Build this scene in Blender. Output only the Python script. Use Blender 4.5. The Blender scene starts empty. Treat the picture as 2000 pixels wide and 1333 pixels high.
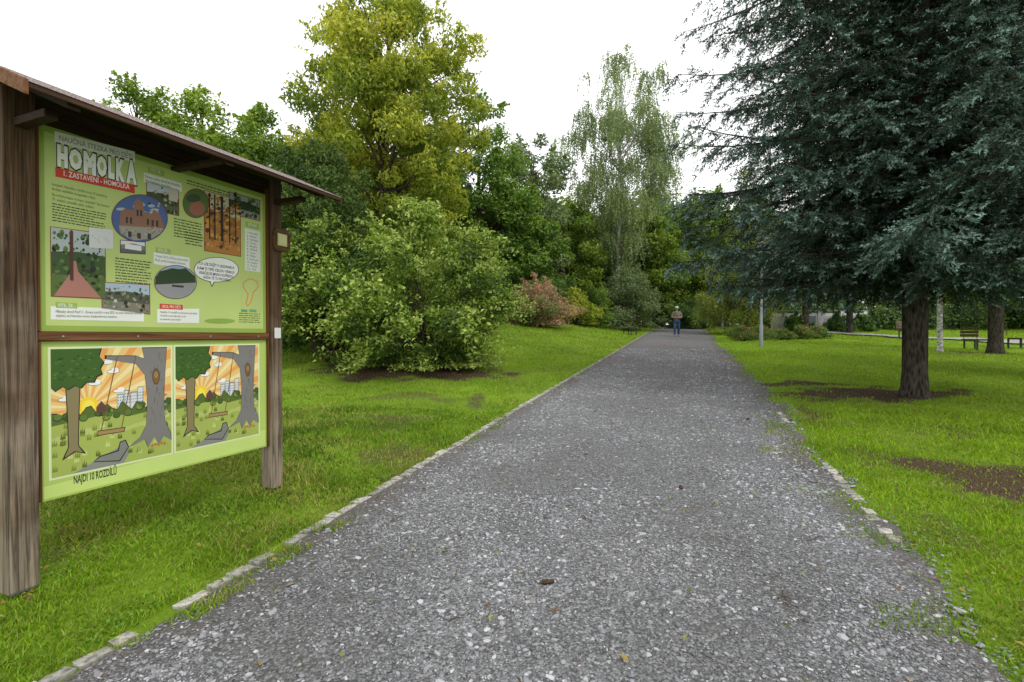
import bpy, math, random
import numpy as np
from mathutils import Vector, Matrix
random.seed(7)
scene = bpy.context.scene
COL = scene.collection

# ------------------------------------------------------------------ helpers
def link(ob, parent=None):
    COL.objects.link(ob)
    if parent is not None:
        ob.parent = parent
    return ob

def empty(name, loc, label=None, category=None, rotz=0.0, group=None):
    e = bpy.data.objects.new(name, None)
    e.empty_display_size = 0.3
    e.location = loc
    e.rotation_euler = (0, 0, rotz)
    COL.objects.link(e)
    if label: e["label"] = label
    if category: e["category"] = category
    if group: e["group"] = group
    return e

def fast_mesh(name, V, Fs, mats, cols=None, midx=None, smooth=False):
    V = np.asarray(V, dtype=np.float32)
    if not isinstance(Fs, list): Fs = [Fs]
    Fs = [np.asarray(f, dtype=np.int32) for f in Fs if len(f)]
    me = bpy.data.meshes.new(name)
    me.vertices.add(len(V)); me.vertices.foreach_set('co', V.ravel())
    vi = np.concatenate([f.ravel() for f in Fs])
    tot = np.concatenate([np.full(len(f), f.shape[1], dtype=np.int32) for f in Fs])
    start = np.concatenate([[0], np.cumsum(tot)[:-1]]).astype(np.int32)
    me.loops.add(len(vi)); me.loops.foreach_set('vertex_index', vi)
    me.polygons.add(len(tot)); me.polygons.foreach_set('loop_start', start)
    for m in mats: me.materials.append(m)
    if midx is not None: me.polygons.foreach_set('material_index', np.asarray(midx, dtype=np.int32))
    me.polygons.foreach_set('use_smooth', np.full(len(tot), smooth))
    me.update(calc_edges=True)
    if cols is not None:
        a = me.color_attributes.new('Col', 'FLOAT_COLOR', 'POINT')
        c = np.ones((len(V), 4), dtype=np.float32); c[:, :3] = cols
        a.data.foreach_set('color', c.ravel())
    return bpy.data.objects.new(name, me)

def hash2(ix, iy, seed):
    n = (ix.astype(np.int64) * 374761393 + iy.astype(np.int64) * 668265263 + seed * 2147483647) & 0xffffffff
    n = ((n ^ (n >> 13)) * 1274126177) & 0xffffffff
    n = n ^ (n >> 16)
    return (n & 0xffff) / 65535.0
def vnoise(x, y, seed=0):
    x = np.asarray(x, dtype=float); y = np.asarray(y, dtype=float)
    ix = np.floor(x); iy = np.floor(y); fx = x - ix; fy = y - iy
    fx = fx * fx * (3 - 2 * fx); fy = fy * fy * (3 - 2 * fy)
    a = hash2(ix, iy, seed); b = hash2(ix + 1, iy, seed); c = hash2(ix, iy + 1, seed); d = hash2(ix + 1, iy + 1, seed)
    return (a * (1 - fx) + b * fx) * (1 - fy) + (c * (1 - fx) + d * fx) * fy
def fbm(x, y, seed=0, o=4):
    s = 0; a = .5; t = 0
    for i in range(o):
        s = s + a * vnoise(x * 2 ** i, y * 2 ** i, seed + i * 17); t += a; a *= .5
    return s / t
def sstep(a, b, x):
    t = np.clip((np.asarray(x, dtype=float) - a) / (b - a), 0, 1)
    return t * t * (3 - 2 * t)
def unit(v):
    return v / np.maximum(np.linalg.norm(v, axis=-1, keepdims=True), 1e-9)

# ------------------------------------------------------------------ terrain
SL = 0.36          # path runs along (0.36,1)
def edge_l(y): return -2.70 + SL * y
def edge_r(y): return 1.50 + SL * y
CN = 0.941
def height(x, y, micro=True):
    x = np.asarray(x, dtype=float); y = np.asarray(y, dtype=float)
    base = np.where(y < 45, .054 * y, .054 * 45 + .9 * (1 - np.exp(-np.maximum(y - 45, 0) / 17.0)))
    dl = (edge_l(y) - x) * CN
    q = np.maximum(dl - .8, 0)
    q = q * q / (q + .8)
    rise = .2 * q * sstep(9, 27, y)
    rise = 4 * (1 - np.exp(-rise / 4))
    z = base + rise
    if micro:
        dr = (x - edge_r(y)) * CN
        m = np.maximum(sstep(.1, 1.2, dl), sstep(.3, 1.6, dr))
        z = z + m * ((fbm(x * .9, y * .9, 5) - .5) * .14 + (fbm(x * .15, y * .15, 9) - .5) * .25)
        z = z + m * .03
    return z
def H(x, y): return float(height(np.array([x]), np.array([y]))[0])

def soil_amount(x, y):
    s = np.zeros_like(x)
    wx = x + (fbm(x * 1.1, y * 1.1, 36) - .5) * 1.2; wy = y + (fbm(x * 1.1, y * 1.1, 37) - .5) * 1.0
    def ell(cx, cy, rx, ry, ang, k=1.0):
        c, sn = math.cos(ang), math.sin(ang)
        dx = wx - cx; dy = wy - cy
        a = (dx * c + dy * sn) / rx; b = (-dx * sn + dy * c) / ry
        return k * sstep(1.35, .35, np.sqrt(a * a + b * b) + (fbm(x * 2.6, y * 2.6, 31) - .5) * 1.3)
    for e in [(7.0, 9.1, 2.0, .75, .1), (4.45, 4.15, .85, 1.15, .25, .85), (6.2, 10.4, 1.8, .35, -.1, .8),
              (-1.75, 6.6, .5, .7, -.2, .5), (-.6, 8.4, .3, .9, -.35, .55), (16.8, 17.2, 1.4, .9, 0, .9), (-1.9, 8.6, 1.1, .4, .2, .5),
              (5.6, 6.2, .7, .5, .3, .5), (-2.4, 12.1, 3.0, 1.3, 0, .95), (3.1, 3.2, .3, .8, -.2, .45), (2.5, 2.1, .4, .8, -.3, .5), (-1.3, 5.0, .35, .5, 0, .5), (4.4, 7.4, .35, 1.0, -.35, .6)]:
        s = np.maximum(s, ell(*e))
    return s

# ------------------------------------------------------------------ materials
def new_mat(name):
    m = bpy.data.materials.new(name); m.use_nodes = True
    nt = m.node_tree; nt.nodes.clear()
    out = nt.nodes.new('ShaderNodeOutputMaterial')
    return m, nt, out
def N(nt, t, **k):
    n = nt.nodes.new(t)
    for a, b in k.items():
        if a.startswith('_'): setattr(n, a[1:], b)
        else: n.inputs[a.replace('__', ' ')].default_value = b
    return n
def ramp(nt, stops, interp='LINEAR'):
    r = nt.nodes.new('ShaderNodeValToRGB'); cr = r.color_ramp; cr.interpolation = interp
    while len(cr.elements) < len(stops): cr.elements.new(.5)
    for e, (p, c) in zip(cr.elements, stops):
        e.position = p; e.color = (*c, 1) if len(c) == 3 else c
    return r
def simple_mat(name, col, rough=.6, spec=.3, metal=0, noise=0.15, nscale=30, bump=0.0):
    m, nt, out = new_mat(name)
    b = N(nt, 'ShaderNodeBsdfPrincipled', Roughness=rough, Metallic=metal)
    b.inputs['Specular IOR Level'].default_value = spec
    tc = N(nt, 'ShaderNodeTexCoord'); no = N(nt, 'ShaderNodeTexNoise', Scale=nscale, Detail=4.0)
    nt.links.new(tc.outputs['Object'], no.inputs['Vector'])
    lo = tuple(c * (1 - noise * 1.5) for c in col); hi = tuple(min(1, c * (1 + noise)) for c in col)
    r = ramp(nt, [(.3, lo), (.7, hi)])
    nt.links.new(no.outputs['Fac'], r.inputs['Fac']); nt.links.new(r.outputs['Color'], b.inputs['Base Color'])
    if bump > 0:
        bp = N(nt, 'ShaderNodeBump', Strength=bump, Distance=.01)
        nt.links.new(no.outputs['Fac'], bp.inputs['Height']); nt.links.new(bp.outputs['Normal'], b.inputs['Normal'])
    nt.links.new(b.outputs['BSDF'], out.inputs['Surface'])
    return m
def leaf_mat(name, trans=.3, rough=.45, spec=.35):
    m, nt, out = new_mat(name)
    at = N(nt, 'ShaderNodeAttribute', _attribute_name='Col')
    b = N(nt, 'ShaderNodeBsdfPrincipled', Roughness=rough); b.inputs['Specular IOR Level'].default_value = spec
    nt.links.new(at.outputs['Color'], b.inputs['Base Color'])
    if trans > 0:
        t = N(nt, 'ShaderNodeBsdfTranslucent')
        hs = N(nt, 'ShaderNodeHueSaturation', Hue=.5, Saturation=1.1, Value=1.5)
        nt.links.new(at.outputs['Color'], hs.inputs['Color']); nt.links.new(hs.outputs['Color'], t.inputs['Color'])
        mx = N(nt, 'ShaderNodeMixShader', Fac=trans)
        nt.links.new(b.outputs['BSDF'], mx.inputs[1]); nt.links.new(t.outputs['BSDF'], mx.inputs[2])
        nt.links.new(mx.outputs['Shader'], out.inputs['Surface'])
    else:
        nt.links.new(b.outputs['BSDF'], out.inputs['Surface'])
    return m
def attr_mat(name, rough=.8, spec=.25, nscale=60, amt=.3, bump=.3):
    m, nt, out = new_mat(name)
    at = N(nt, 'ShaderNodeAttribute', _attribute_name='Col')
    tc = N(nt, 'ShaderNodeTexCoord'); no = N(nt, 'ShaderNodeTexNoise', Scale=nscale, Detail=5.0)
    nt.links.new(tc.outputs['Object'], no.inputs['Vector'])
    r = ramp(nt, [(.25, (1 - amt * 1.4,) * 3), (.75, (1 + amt,) * 3)])
    nt.links.new(no.outputs['Fac'], r.inputs['Fac'])
    mx = N(nt, 'ShaderNodeMix', _data_type='RGBA', _blend_type='MULTIPLY'); mx.inputs[0].default_value = 1
    nt.links.new(at.outputs['Color'], mx.inputs[6]); nt.links.new(r.outputs['Color'], mx.inputs[7])
    b = N(nt, 'ShaderNodeBsdfPrincipled', Roughness=rough); b.inputs['Specular IOR Level'].default_value = spec
    nt.links.new(mx.outputs[2], b.inputs['Base Color'])
    if bump:
        bp = N(nt, 'ShaderNodeBump', Strength=bump, Distance=.01)
        nt.links.new(no.outputs['Fac'], bp.inputs['Height']); nt.links.new(bp.outputs['Normal'], b.inputs['Normal'])
    nt.links.new(b.outputs['BSDF'], out.inputs['Surface'])
    return m
def bark_mat(name, c1, c2, sc=9, zs=.25):
    m, nt, out = new_mat(name)
    tc = N(nt, 'ShaderNodeTexCoord'); mp = N(nt, 'ShaderNodeMapping'); mp.inputs['Scale'].default_value = (1, 1, zs)
    no = N(nt, 'ShaderNodeTexNoise', Scale=sc, Detail=6.0, Roughness=.7); vo = N(nt, 'ShaderNodeTexVoronoi', Scale=sc * 2.2)
    nt.links.new(tc.outputs['Object'], mp.inputs['Vector'])
    nt.links.new(mp.outputs[0], no.inputs['Vector']); nt.links.new(mp.outputs[0], vo.inputs['Vector'])
    mm = N(nt, 'ShaderNodeMath', _operation='MULTIPLY'); nt.links.new(no.outputs['Fac'], mm.inputs[0])
    ad = N(nt, 'ShaderNodeMath', _operation='ADD'); ad.inputs[1].default_value = .45
    nt.links.new(vo.outputs['Distance'], ad.inputs[0]); nt.links.new(ad.outputs[0], mm.inputs[1])
    r = ramp(nt, [(.25, c1), (.6, c2)])
    nt.links.new(mm.outputs[0], r.inputs['Fac'])
    b = N(nt, 'ShaderNodeBsdfPrincipled', Roughness=.9); b.inputs['Specular IOR Level'].default_value = .15
    nt.links.new(r.outputs['Color'], b.inputs['Base Color'])
    bp = N(nt, 'ShaderNodeBump', Strength=.9, Distance=.03); nt.links.new(mm.outputs[0], bp.inputs['Height'])
    nt.links.new(bp.outputs['Normal'], b.inputs['Normal']); nt.links.new(b.outputs['BSDF'], out.inputs['Surface'])
    return m
def wood_mat(name, c1, c2, c3, axis_z=True, rough=.65):
    m, nt, out = new_mat(name)
    tc = N(nt, 'ShaderNodeTexCoord'); mp = N(nt, 'ShaderNodeMapping')
    mp.inputs['Scale'].default_value = (45, 45, 1.3) if axis_z else (1.3, 38, 38)
    no = N(nt, 'ShaderNodeTexNoise', Scale=1.0, Detail=7.0, Roughness=.7, Distortion=.8)
    n2 = N(nt, 'ShaderNodeTexNoise', Scale=2.2, Detail=4.0)
    nt.links.new(tc.outputs['Object'], mp.inputs['Vector']); nt.links.new(mp.outputs[0], no.inputs['Vector'])
    nt.links.new(tc.outputs['Object'], n2.inputs['Vector'])
    r = ramp(nt, [(.35, c1), (.6, c2)])
    sp = N(nt, 'ShaderNodeSeparateXYZ'); nt.links.new(tc.outputs['Object'], sp.inputs[0])
    mr = N(nt, 'ShaderNodeMapRange'); mr.inputs[1].default_value = 2.6; mr.inputs[2].default_value = .1; mr.inputs[3].default_value = -.25; mr.inputs[4].default_value = .25
    nt.links.new(sp.outputs['Z'], mr.inputs[0])
    ad = N(nt, 'ShaderNodeMath', _operation='ADD'); nt.links.new(n2.outputs['Fac'], ad.inputs[0]); nt.links.new(mr.outputs[0], ad.inputs[1])
    r2 = ramp(nt, [(.4, (0, 0, 0)), (.7, (1, 1, 1))])
    nt.links.new(no.outputs['Fac'], r.inputs['Fac']); nt.links.new(ad.outputs[0], r2.inputs['Fac'])
    mx = N(nt, 'ShaderNodeMix', _data_type='RGBA'); nt.links.new(r2.outputs['Color'], mx.inputs[0])
    nt.links.new(r.outputs['Color'], mx.inputs[6])
    m2 = N(nt, 'ShaderNodeMix', _data_type='RGBA', _blend_type='MULTIPLY'); m2.inputs[0].default_value = 1
    r3 = ramp(nt, [(.38, (.28, .28, .28)), (.58, (1.25, 1.25, 1.25))]); nt.links.new(no.outputs['Fac'], r3.inputs['Fac'])
    nt.links.new(r3.outputs['Color'], m2.inputs[6]); m2.inputs[7].default_value = (*c3, 1)
    nt.links.new(m2.outputs[2], mx.inputs[7])
    b = N(nt, 'ShaderNodeBsdfPrincipled', Roughness=rough); b.inputs['Specular IOR Level'].default_value = .15
    nt.links.new(mx.outputs[2], b.inputs['Base Color'])
    bp = N(nt, 'ShaderNodeBump', Strength=.8, Distance=.005); nt.links.new(no.outputs['Fac'], bp.inputs['Height'])
    nt.links.new(bp.outputs['Normal'], b.inputs['Normal']); nt.links.new(b.outputs['BSDF'], out.inputs['Surface'])
    return m

M_leaf = leaf_mat('leaf_surface', .3)
M_grass = leaf_mat('grass_blade_surface', .3, .55, .25)
M_needle = leaf_mat('needle_surface', 0, .55, .22)
M_bark = bark_mat('brown_bark', (.025, .018, .013), (.14, .105, .08))
M_barkdark = bark_mat('dark_bark', (.012, .010, .008), (.085, .072, .055), 11)
M_birch = bark_mat('birch_bark', (.10, .095, .09), (.68, .67, .63), 5, 1.8)

# ------------------------------------------------------------------ ground
def grid_mesh(name, X, Y, Z, mats, cols=None):
    ny, nx = X.shape
    V = np.stack([X.ravel(), Y.ravel(), Z.ravel()], 1)
    i = np.arange(nx - 1)[None, :] + np.arange(ny - 1)[:, None] * nx
    F = np.stack([i, i + 1, i + nx + 1, i + nx], -1).reshape(-1, 4)
    return fast_mesh(name, V, F, mats, cols, smooth=True)

def ground_material():
    m, nt, out = new_mat('lawn_ground')
    at = N(nt, 'ShaderNodeAttribute', _attribute_name='Col')
    tc = N(nt, 'ShaderNodeTexCoord')
    n1 = N(nt, 'ShaderNodeTexNoise', Scale=.7, Detail=5.0); n2 = N(nt, 'ShaderNodeTexNoise', Scale=14.0, Detail=6.0, Roughness=.75)
    n3 = N(nt, 'ShaderNodeTexNoise', Scale=70.0, Detail=4.0)
    for n in (n1, n2, n3): nt.links.new(tc.outputs['Object'], n.inputs['Vector'])
    g = ramp(nt, [(.25, (.07, .11, .014)), (.5, (.16, .26, .02)), (.75, (.27, .40, .035))])
    a = N(nt, 'ShaderNodeMath', _operation='ADD'); h = N(nt, 'ShaderNodeMath', _operation='MULTIPLY'); h.inputs[1].default_value = .5
    nt.links.new(n1.outputs['Fac'], a.inputs[0]); nt.links.new(n2.outputs['Fac'], a.inputs[1]); nt.links.new(a.outputs[0], h.inputs[0])
    nt.links.new(h.outputs[0], g.inputs['Fac'])
    s = ramp(nt, [(.3, (.035, .022, .013)), (.55, (.10, .065, .042)), (.75, (.20, .15, .10))])
    nt.links.new(n3.outputs['Fac'], s.inputs['Fac'])
    sep = N(nt, 'ShaderNodeSeparateColor'); nt.links.new(at.outputs['Color'], sep.inputs[0])
    ad = N(nt, 'ShaderNodeMath', _operation='ADD'); nt.links.new(sep.outputs[0], ad.inputs[0])
    sb = N(nt, 'ShaderNodeMath', _operation='SUBTRACT'); sb.inputs[1].default_value = .5
    nt.links.new(n2.outputs['Fac'], sb.inputs[0]); nt.links.new(sb.outputs[0], ad.inputs[1])
    rr = ramp(nt, [(.2, (0, 0, 0)), (.65, (1, 1, 1))]); nt.links.new(ad.outputs[0], rr.inputs['Fac'])
    mx = N(nt, 'ShaderNodeMix', _data_type='RGBA'); nt.links.new(rr.outputs['Color'], mx.inputs[0])
    nt.links.new(g.outputs['Color'], mx.inputs[6]); nt.links.new(s.outputs['Color'], mx.inputs[7])
    b = N(nt, 'ShaderNodeBsdfPrincipled', Roughness=.95); b.inputs['Specular IOR Level'].default_value = .1
    nt.links.new(mx.outputs[2], b.inputs['Base Color'])
    bp = N(nt, 'ShaderNodeBump', Strength=.8, Distance=.04); nt.links.new(n2.outputs['Fac'], bp.inputs['Height'])
    nt.links.new(bp.outputs['Normal'], b.inputs['Normal']); nt.links.new(b.outputs['BSDF'], out.inputs['Surface'])
    return m
k = np.linspace(-5.2, 5.2, 420); gx = 2 + 2.6 * np.sinh(k)
k = np.linspace(-2.6, 5.2, 420); gy = 4 + 2.6 * np.sinh(k)
GX, GY = np.meshgrid(gx, gy)
soil = soil_amount(GX, GY)
wood_floor = sstep(40, 48, GY + (fbm(GX * .2, GY * .2, 3) - .5) * 8)
soil = np.maximum(soil, wood_floor)
c = np.zeros((GX.size, 3)); c[:, 0] = soil.ravel()
ground = grid_mesh('ground', GX, GY, height(GX, GY), [ground_material()], c)
ground["kind"] = "structure"; ground["label"] = "rising green park lawn with bare soil patches"; link(ground)

# path
def gravel_material(name='gravel_surface'):
    m, nt, out = new_mat(name)
    at = N(nt, 'ShaderNodeAttribute', _attribute_name='Col')
    tc = N(nt, 'ShaderNodeTexCoord')
    v1 = N(nt, 'ShaderNodeTexVoronoi', Scale=66.0); v2 = N(nt, 'ShaderNodeTexVoronoi', Scale=130.0)
    nf = N(nt, 'ShaderNodeTexNoise', Scale=190.0, Detail=3.0)
    nm = N(nt, 'ShaderNodeTexNoise', Scale=4.0, Detail=8.0, Roughness=.78)
    for n in (v1, v2, nf, nm): nt.links.new(tc.outputs['Object'], n.inputs['Vector'])
    def cellcol(v, stops):
        s = N(nt, 'ShaderNodeSeparateColor'); nt.links.new(v.outputs['Color'], s.inputs[0])
        r = ramp(nt, stops); nt.links.new(s.outputs[0], r.inputs['Fac']); return r
    c1 = cellcol(v1, [(0, (.11, .111, .112)), (.5, (.215, .218, .222)), (.82, (.31, .317, .325)), (1, (.52, .53, .55))])
    c2 = cellcol(v2, [(0, (.10, .10, .098)), (.6, (.20, .20, .20)), (1, (.39, .395, .405))])
    mx = N(nt, 'ShaderNodeMix', _data_type='RGBA')
    rm = ramp(nt, [(.42, (0, 0, 0)), (.55, (1, 1, 1))]); nt.links.new(nm.outputs['Fac'], rm.inputs['Fac'])
    nt.links.new(rm.outputs['Color'], mx.inputs[0]); nt.links.new(c2.outputs['Color'], mx.inputs[6]); nt.links.new(c1.outputs['Color'], mx.inputs[7])
    g = ramp(nt, [(.0, (1.15, 1.15, 1.15)), (.45, (.9, .9, .9)), (.8, (.4, .4, .39))]); nt.links.new(v1.outputs['Distance'], g.inputs['Fac'])
    m1 = N(nt, 'ShaderNodeMix', _data_type='RGBA', _blend_type='MULTIPLY'); m1.inputs[0].default_value = .8
    nt.links.new(mx.outputs[2], m1.inputs[6]); nt.links.new(g.outputs['Color'], m1.inputs[7])
    d = ramp(nt, [(.3, (.075, .069, .060)), (.7, (.18, .168, .148))]); nt.links.new(nf.outputs['Fac'], d.inputs['Fac'])
    sep = N(nt, 'ShaderNodeSeparateColor'); nt.links.new(at.outputs['Color'], sep.inputs[0])
    a = N(nt, 'ShaderNodeMath', _operation='ADD'); nt.links.new(sep.outputs[0], a.inputs[0])
    mu = N(nt, 'ShaderNodeMath', _operation='MULTIPLY_ADD'); mu.inputs[1].default_value = 2.8; mu.inputs[2].default_value = -1.32
    nt.links.new(nm.outputs['Fac'], mu.inputs[0]); nt.links.new(mu.outputs[0], a.inputs[1])
    rd = ramp(nt, [(.15, (0, 0, 0)), (.8, (.85, .85, .85))]); nt.links.new(a.outputs[0], rd.inputs['Fac'])
    m2 = N(nt, 'ShaderNodeMix', _data_type='RGBA'); nt.links.new(rd.outputs['Color'], m2.inputs[0])
    nt.links.new(m1.outputs[2], m2.inputs[6]); nt.links.new(d.outputs['Color'], m2.inputs[7])
    m3 = N(nt, 'ShaderNodeMix', _data_type='RGBA', _blend_type='MULTIPLY'); nt.links.new(sep.outputs[1], m3.inputs[0])
    nt.links.new(m2.outputs[2], m3.inputs[6]); m3.inputs[7].default_value = (1.0, .86, .82, 1)
    b = N(nt, 'ShaderNodeBsdfPrincipled', Roughness=.85); b.inputs['Specular IOR Level'].default_value = .2
    nt.links.new(m3.outputs[2], b.inputs['Base Color'])
    ad = N(nt, 'ShaderNodeMath', _operation='MULTIPLY_ADD'); ad.inputs[1].default_value = -1
    nt.links.new(v1.outputs['Distance'], ad.inputs[0]); nt.links.new(nf.outputs['Fac'], ad.inputs[2])
    bp = N(nt, 'ShaderNodeBump', Strength=.9, Distance=.012); nt.links.new(ad.outputs[0], bp.inputs['Height'])
    nt.links.new(bp.outputs['Normal'], b.inputs['Normal']); nt.links.new(b.outputs['BSDF'], out.inputs['Surface'])
    return m
M_gravel = gravel_material()
def path_edges(y):
    l = edge_l(y) + .03
    r = edge_r(y) + (fbm(y * .9, y * 0 + 3, 77) - .5) * .55
    return l, r
yy = np.concatenate([np.linspace(-8, 12, 260), 12 + (np.linspace(0, 1, 160) ** 1.4) * 60])
tt = np.linspace(0, 1, 44)
L, R = path_edges(yy)
PX = L[:, None] + (R - L)[:, None] * tt[None, :]; PY = np.repeat(yy[:, None], len(tt), 1)
PZ = height(PX, PY, False) + .012 + (fbm(PX * 1.3, PY * 1.3, 8) - .5) * .012
PZ = np.maximum(PZ, height(PX, PY) + .005)
ed = np.minimum(PX - L[:, None], R[:, None] - PX)
pc = np.zeros((PX.size, 3))
dirt = sstep(.4, 0.0, ed) * .5 + .7 * (fbm(PX * .8, PY * .8, 41) - .47)
pc[:, 0] = np.clip(dirt, 0, 1).ravel()
pc[:, 1] = (sstep(7, 13, PY) * sstep(34, 18, PY) * (.05 + 1.0 * fbm(PX * .6, PY * .25, 90)) + .3 * sstep(.5, 0, ed)).ravel()
path = grid_mesh('gravel_path', PX, PY, PZ, [M_gravel], pc)
path["kind"] = "structure"; path["label"] = "straight grey gravel park path"; link(path)
# side path
sp = np.array([(19, 36), (22, 28), (23.2, 24), (24.5, 18), (26, 8)], float)
tq = np.linspace(0, len(sp) - 1, 60); sx = np.interp(tq, range(len(sp)), sp[:, 0]); sy = np.interp(tq, range(len(sp)), sp[:, 1])
wv = np.linspace(-.9, .9, 6)
SX = sx[:, None] + wv[None, :]; SY = np.repeat(sy[:, None], 6, 1) + .2 * wv[None, :]
M_pave = simple_mat('pale_paving', (.36, .35, .33), .8, nscale=4)
sidep = grid_mesh('side_path', SX, SY, height(SX, SY) + .07, [M_pave]); sidep["kind"] = "structure"; sidep["label"] = "pale paved side path crossing the lawn"; link(sidep)

# gravel stones (crushed icosahedra)
phi = (1 + 5 ** .5) / 2
ICO = np.array([(-1, phi, 0), (1, phi, 0), (-1, -phi, 0), (1, -phi, 0), (0, -1, phi), (0, 1, phi), (0, -1, -phi), (0, 1, -phi), (phi, 0, -1), (phi, 0, 1), (-phi, 0, -1), (-phi, 0, 1)]) / 1.9
ICF = np.array([(0, 11, 5), (0, 5, 1), (0, 1, 7), (0, 7, 10), (0, 10, 11), (1, 5, 9), (5, 11, 4), (11, 10, 2), (10, 7, 6), (7, 1, 8), (3, 9, 4), (3, 4, 2), (3, 2, 6), (3, 6, 8), (3, 8, 9), (4, 9, 5), (2, 4, 11), (6, 2, 10), (8, 6, 7), (9, 8, 1)])
def stones(n, seed):
    r = np.random.default_rng(seed)
    Y = np.exp(r.uniform(np.log(1.3), np.log(20), n))
    L, R = path_edges(Y); X = L + .02 + (R - L + .12) * r.random(n)
    e = np.minimum(X - L, R - X)
    keep = (np.abs(X) < 1.35 * Y + 1.2) & (r.random(n) < .4 + .75 * sstep(.0, .6, e)) & (r.random(n) < .14 + 2.8 * np.maximum(fbm(X * 1.3, Y * 1.3, 60) - .34, 0))
    X, Y = X[keep], Y[keep]; n = len(X)
    size = np.clip(r.lognormal(-5.34, .50, n), .0022, .017) * (1 + Y / 16)
    V = ICO[None] * (1 + r.uniform(-.36, .36, (n, 12, 1)))
    sc = np.stack([r.uniform(.8, 1.6, n), r.uniform(.55, 1.0, n), r.uniform(.3, .65, n)], 1)
    V = V * sc[:, None, :] * size[:, None, None]
    a = r.uniform(0, 6.28, n); t = r.normal(0, .3, n)
    ca, sa = np.cos(a)[:, None], np.sin(a)[:, None]; ct, st = np.cos(t)[:, None], np.sin(t)[:, None]
    y2 = V[..., 1] * ct - V[..., 2] * st; z2 = V[..., 1] * st + V[..., 2] * ct; x2 = V[..., 0]
    W = np.stack([x2 * ca - y2 * sa, x2 * sa + y2 * ca, z2], -1)
    Z = height(X, Y, False) + .012 + size * .08
    W = W + np.stack([X, Y, Z], 1)[:, None, :]
    g = np.clip(r.normal(.235, .06, n), .09, .42); w = r.random(n) < .15; g[w] = r.uniform(.36, .54, w.sum())
    tint = np.stack([g * r.uniform(.95, 1.02, n), g * 1.0, g * r.uniform(.99, 1.08, n)], 1)
    br = r.random(n) < .015; tint[br] *= (1.0, .8, .6)
    F = (ICF[None] + (np.arange(n) * 12)[:, None, None]).reshape(-1, 3)
    return W.reshape(-1, 3), F, np.repeat(tint, 12, 0)
V, F, c = stones(200000, 3); NST = len(V) // 12
gs = fast_mesh('gravel_stones', V, F, [attr_mat('stone_chip', .75, .3, 120, .15, 0)], c)
gs["kind"] = "stuff"; gs["label"] = "loose grey crushed stone chips on the path"; link(gs)

# kerb stones, nearly flush flat setts
def kerb(name, label, ys, xfun, seed, lo=.10, hi=.27, skip=.04, hts=(.015, .022), runs=False):
    r = np.random.default_rng(seed); V = []; F = []; C = []
    y = ys[0]; dirv = np.array([SL, 1.0]); dirv /= np.linalg.norm(dirv)
    while y < ys[1]:
        ln = r.uniform(lo, hi)
        y += ln * dirv[1] + r.uniform(.003, .014)
        if r.random() < skip: continue
        if runs and vnoise(np.array([y * 1.1]), np.array([4.0]), 19)[0] < .42: continue
        cx = xfun(y) + r.normal(0, .009); cy = y - ln * .5 * dirv[1]
        cx -= ln * .5 * dirv[0]; w = r.uniform(.065, .090)
        z0 = float(height(np.array([cx]), np.array([cy]), False)[0]); ht = r.uniform(*hts)
        rot = r.normal(0, .05); d2 = np.array([dirv[0] * math.cos(rot) - dirv[1] * math.sin(rot), dirv[0] * math.sin(rot) + dirv[1] * math.cos(rot)]); n2 = np.array([d2[1], -d2[0]])
        tilt = r.normal(0, .003)
        vs = []
        for (zz, ins) in [(-.06, 0), (ht * .8, .001), (ht, .006)]:
            ring = [(-1, -1), (-.3, -1.03), (.4, -1.0), (1, -1), (1.02, -.1), (1, 1), (.35, 1.03), (-.4, 1), (-1, 1), (-1.02, .1)]
            for (a, q) in ring:
                p = np.array([cx, cy]) + d2 * a * (ln / 2 - .002 - ins) + n2 * q * (w / 2 - ins) + r.normal(0, .0035, 2)
                vs.append((p[0], p[1], z0 + zz + tilt * q + r.normal(0, .0008)))
        vs.append((cx, cy, z0 + ht + .001))
        o = 31 * len(V); V.append(vs)
        for l in range(2):
            for i in range(10):
                j = (i + 1) % 10; F.append((o + l * 10 + i, o + l * 10 + j, o + l * 10 + 10 + j)); F.append((o + l * 10 + i, o + l * 10 + 10 + j, o + l * 10 + 10 + i))
        for i in range(10): F.append((o + 20 + i, o + 20 + (i + 1) % 10, o + 30))
        g = r.uniform(.26, .50); C.append(np.repeat([[g * 1.02, g * .97, g * .86]], 31, 0))
    ob = fast_mesh(name, np.concatenate([np.array(q) for q in V]), np.array(F), [M_kerb], np.concatenate(C))
    ob["kind"] = "structure"; ob["label"] = label; return link(ob)
M_kerb = attr_mat('granite_sett', .85, .2, 28, .45, .4)
kerb('stone_kerb', 'row of small pale setts edging the gravel path', (-1, 34), lambda y: edge_l(y) - .02, 5, .09, .19, .07)
kerb('stone_kerb', 'short row of half buried pale setts', (3.3, 7.8), lambda y: edge_r(y) - .07, 6, .08, .17, .15, (.013, .019), True)

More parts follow.
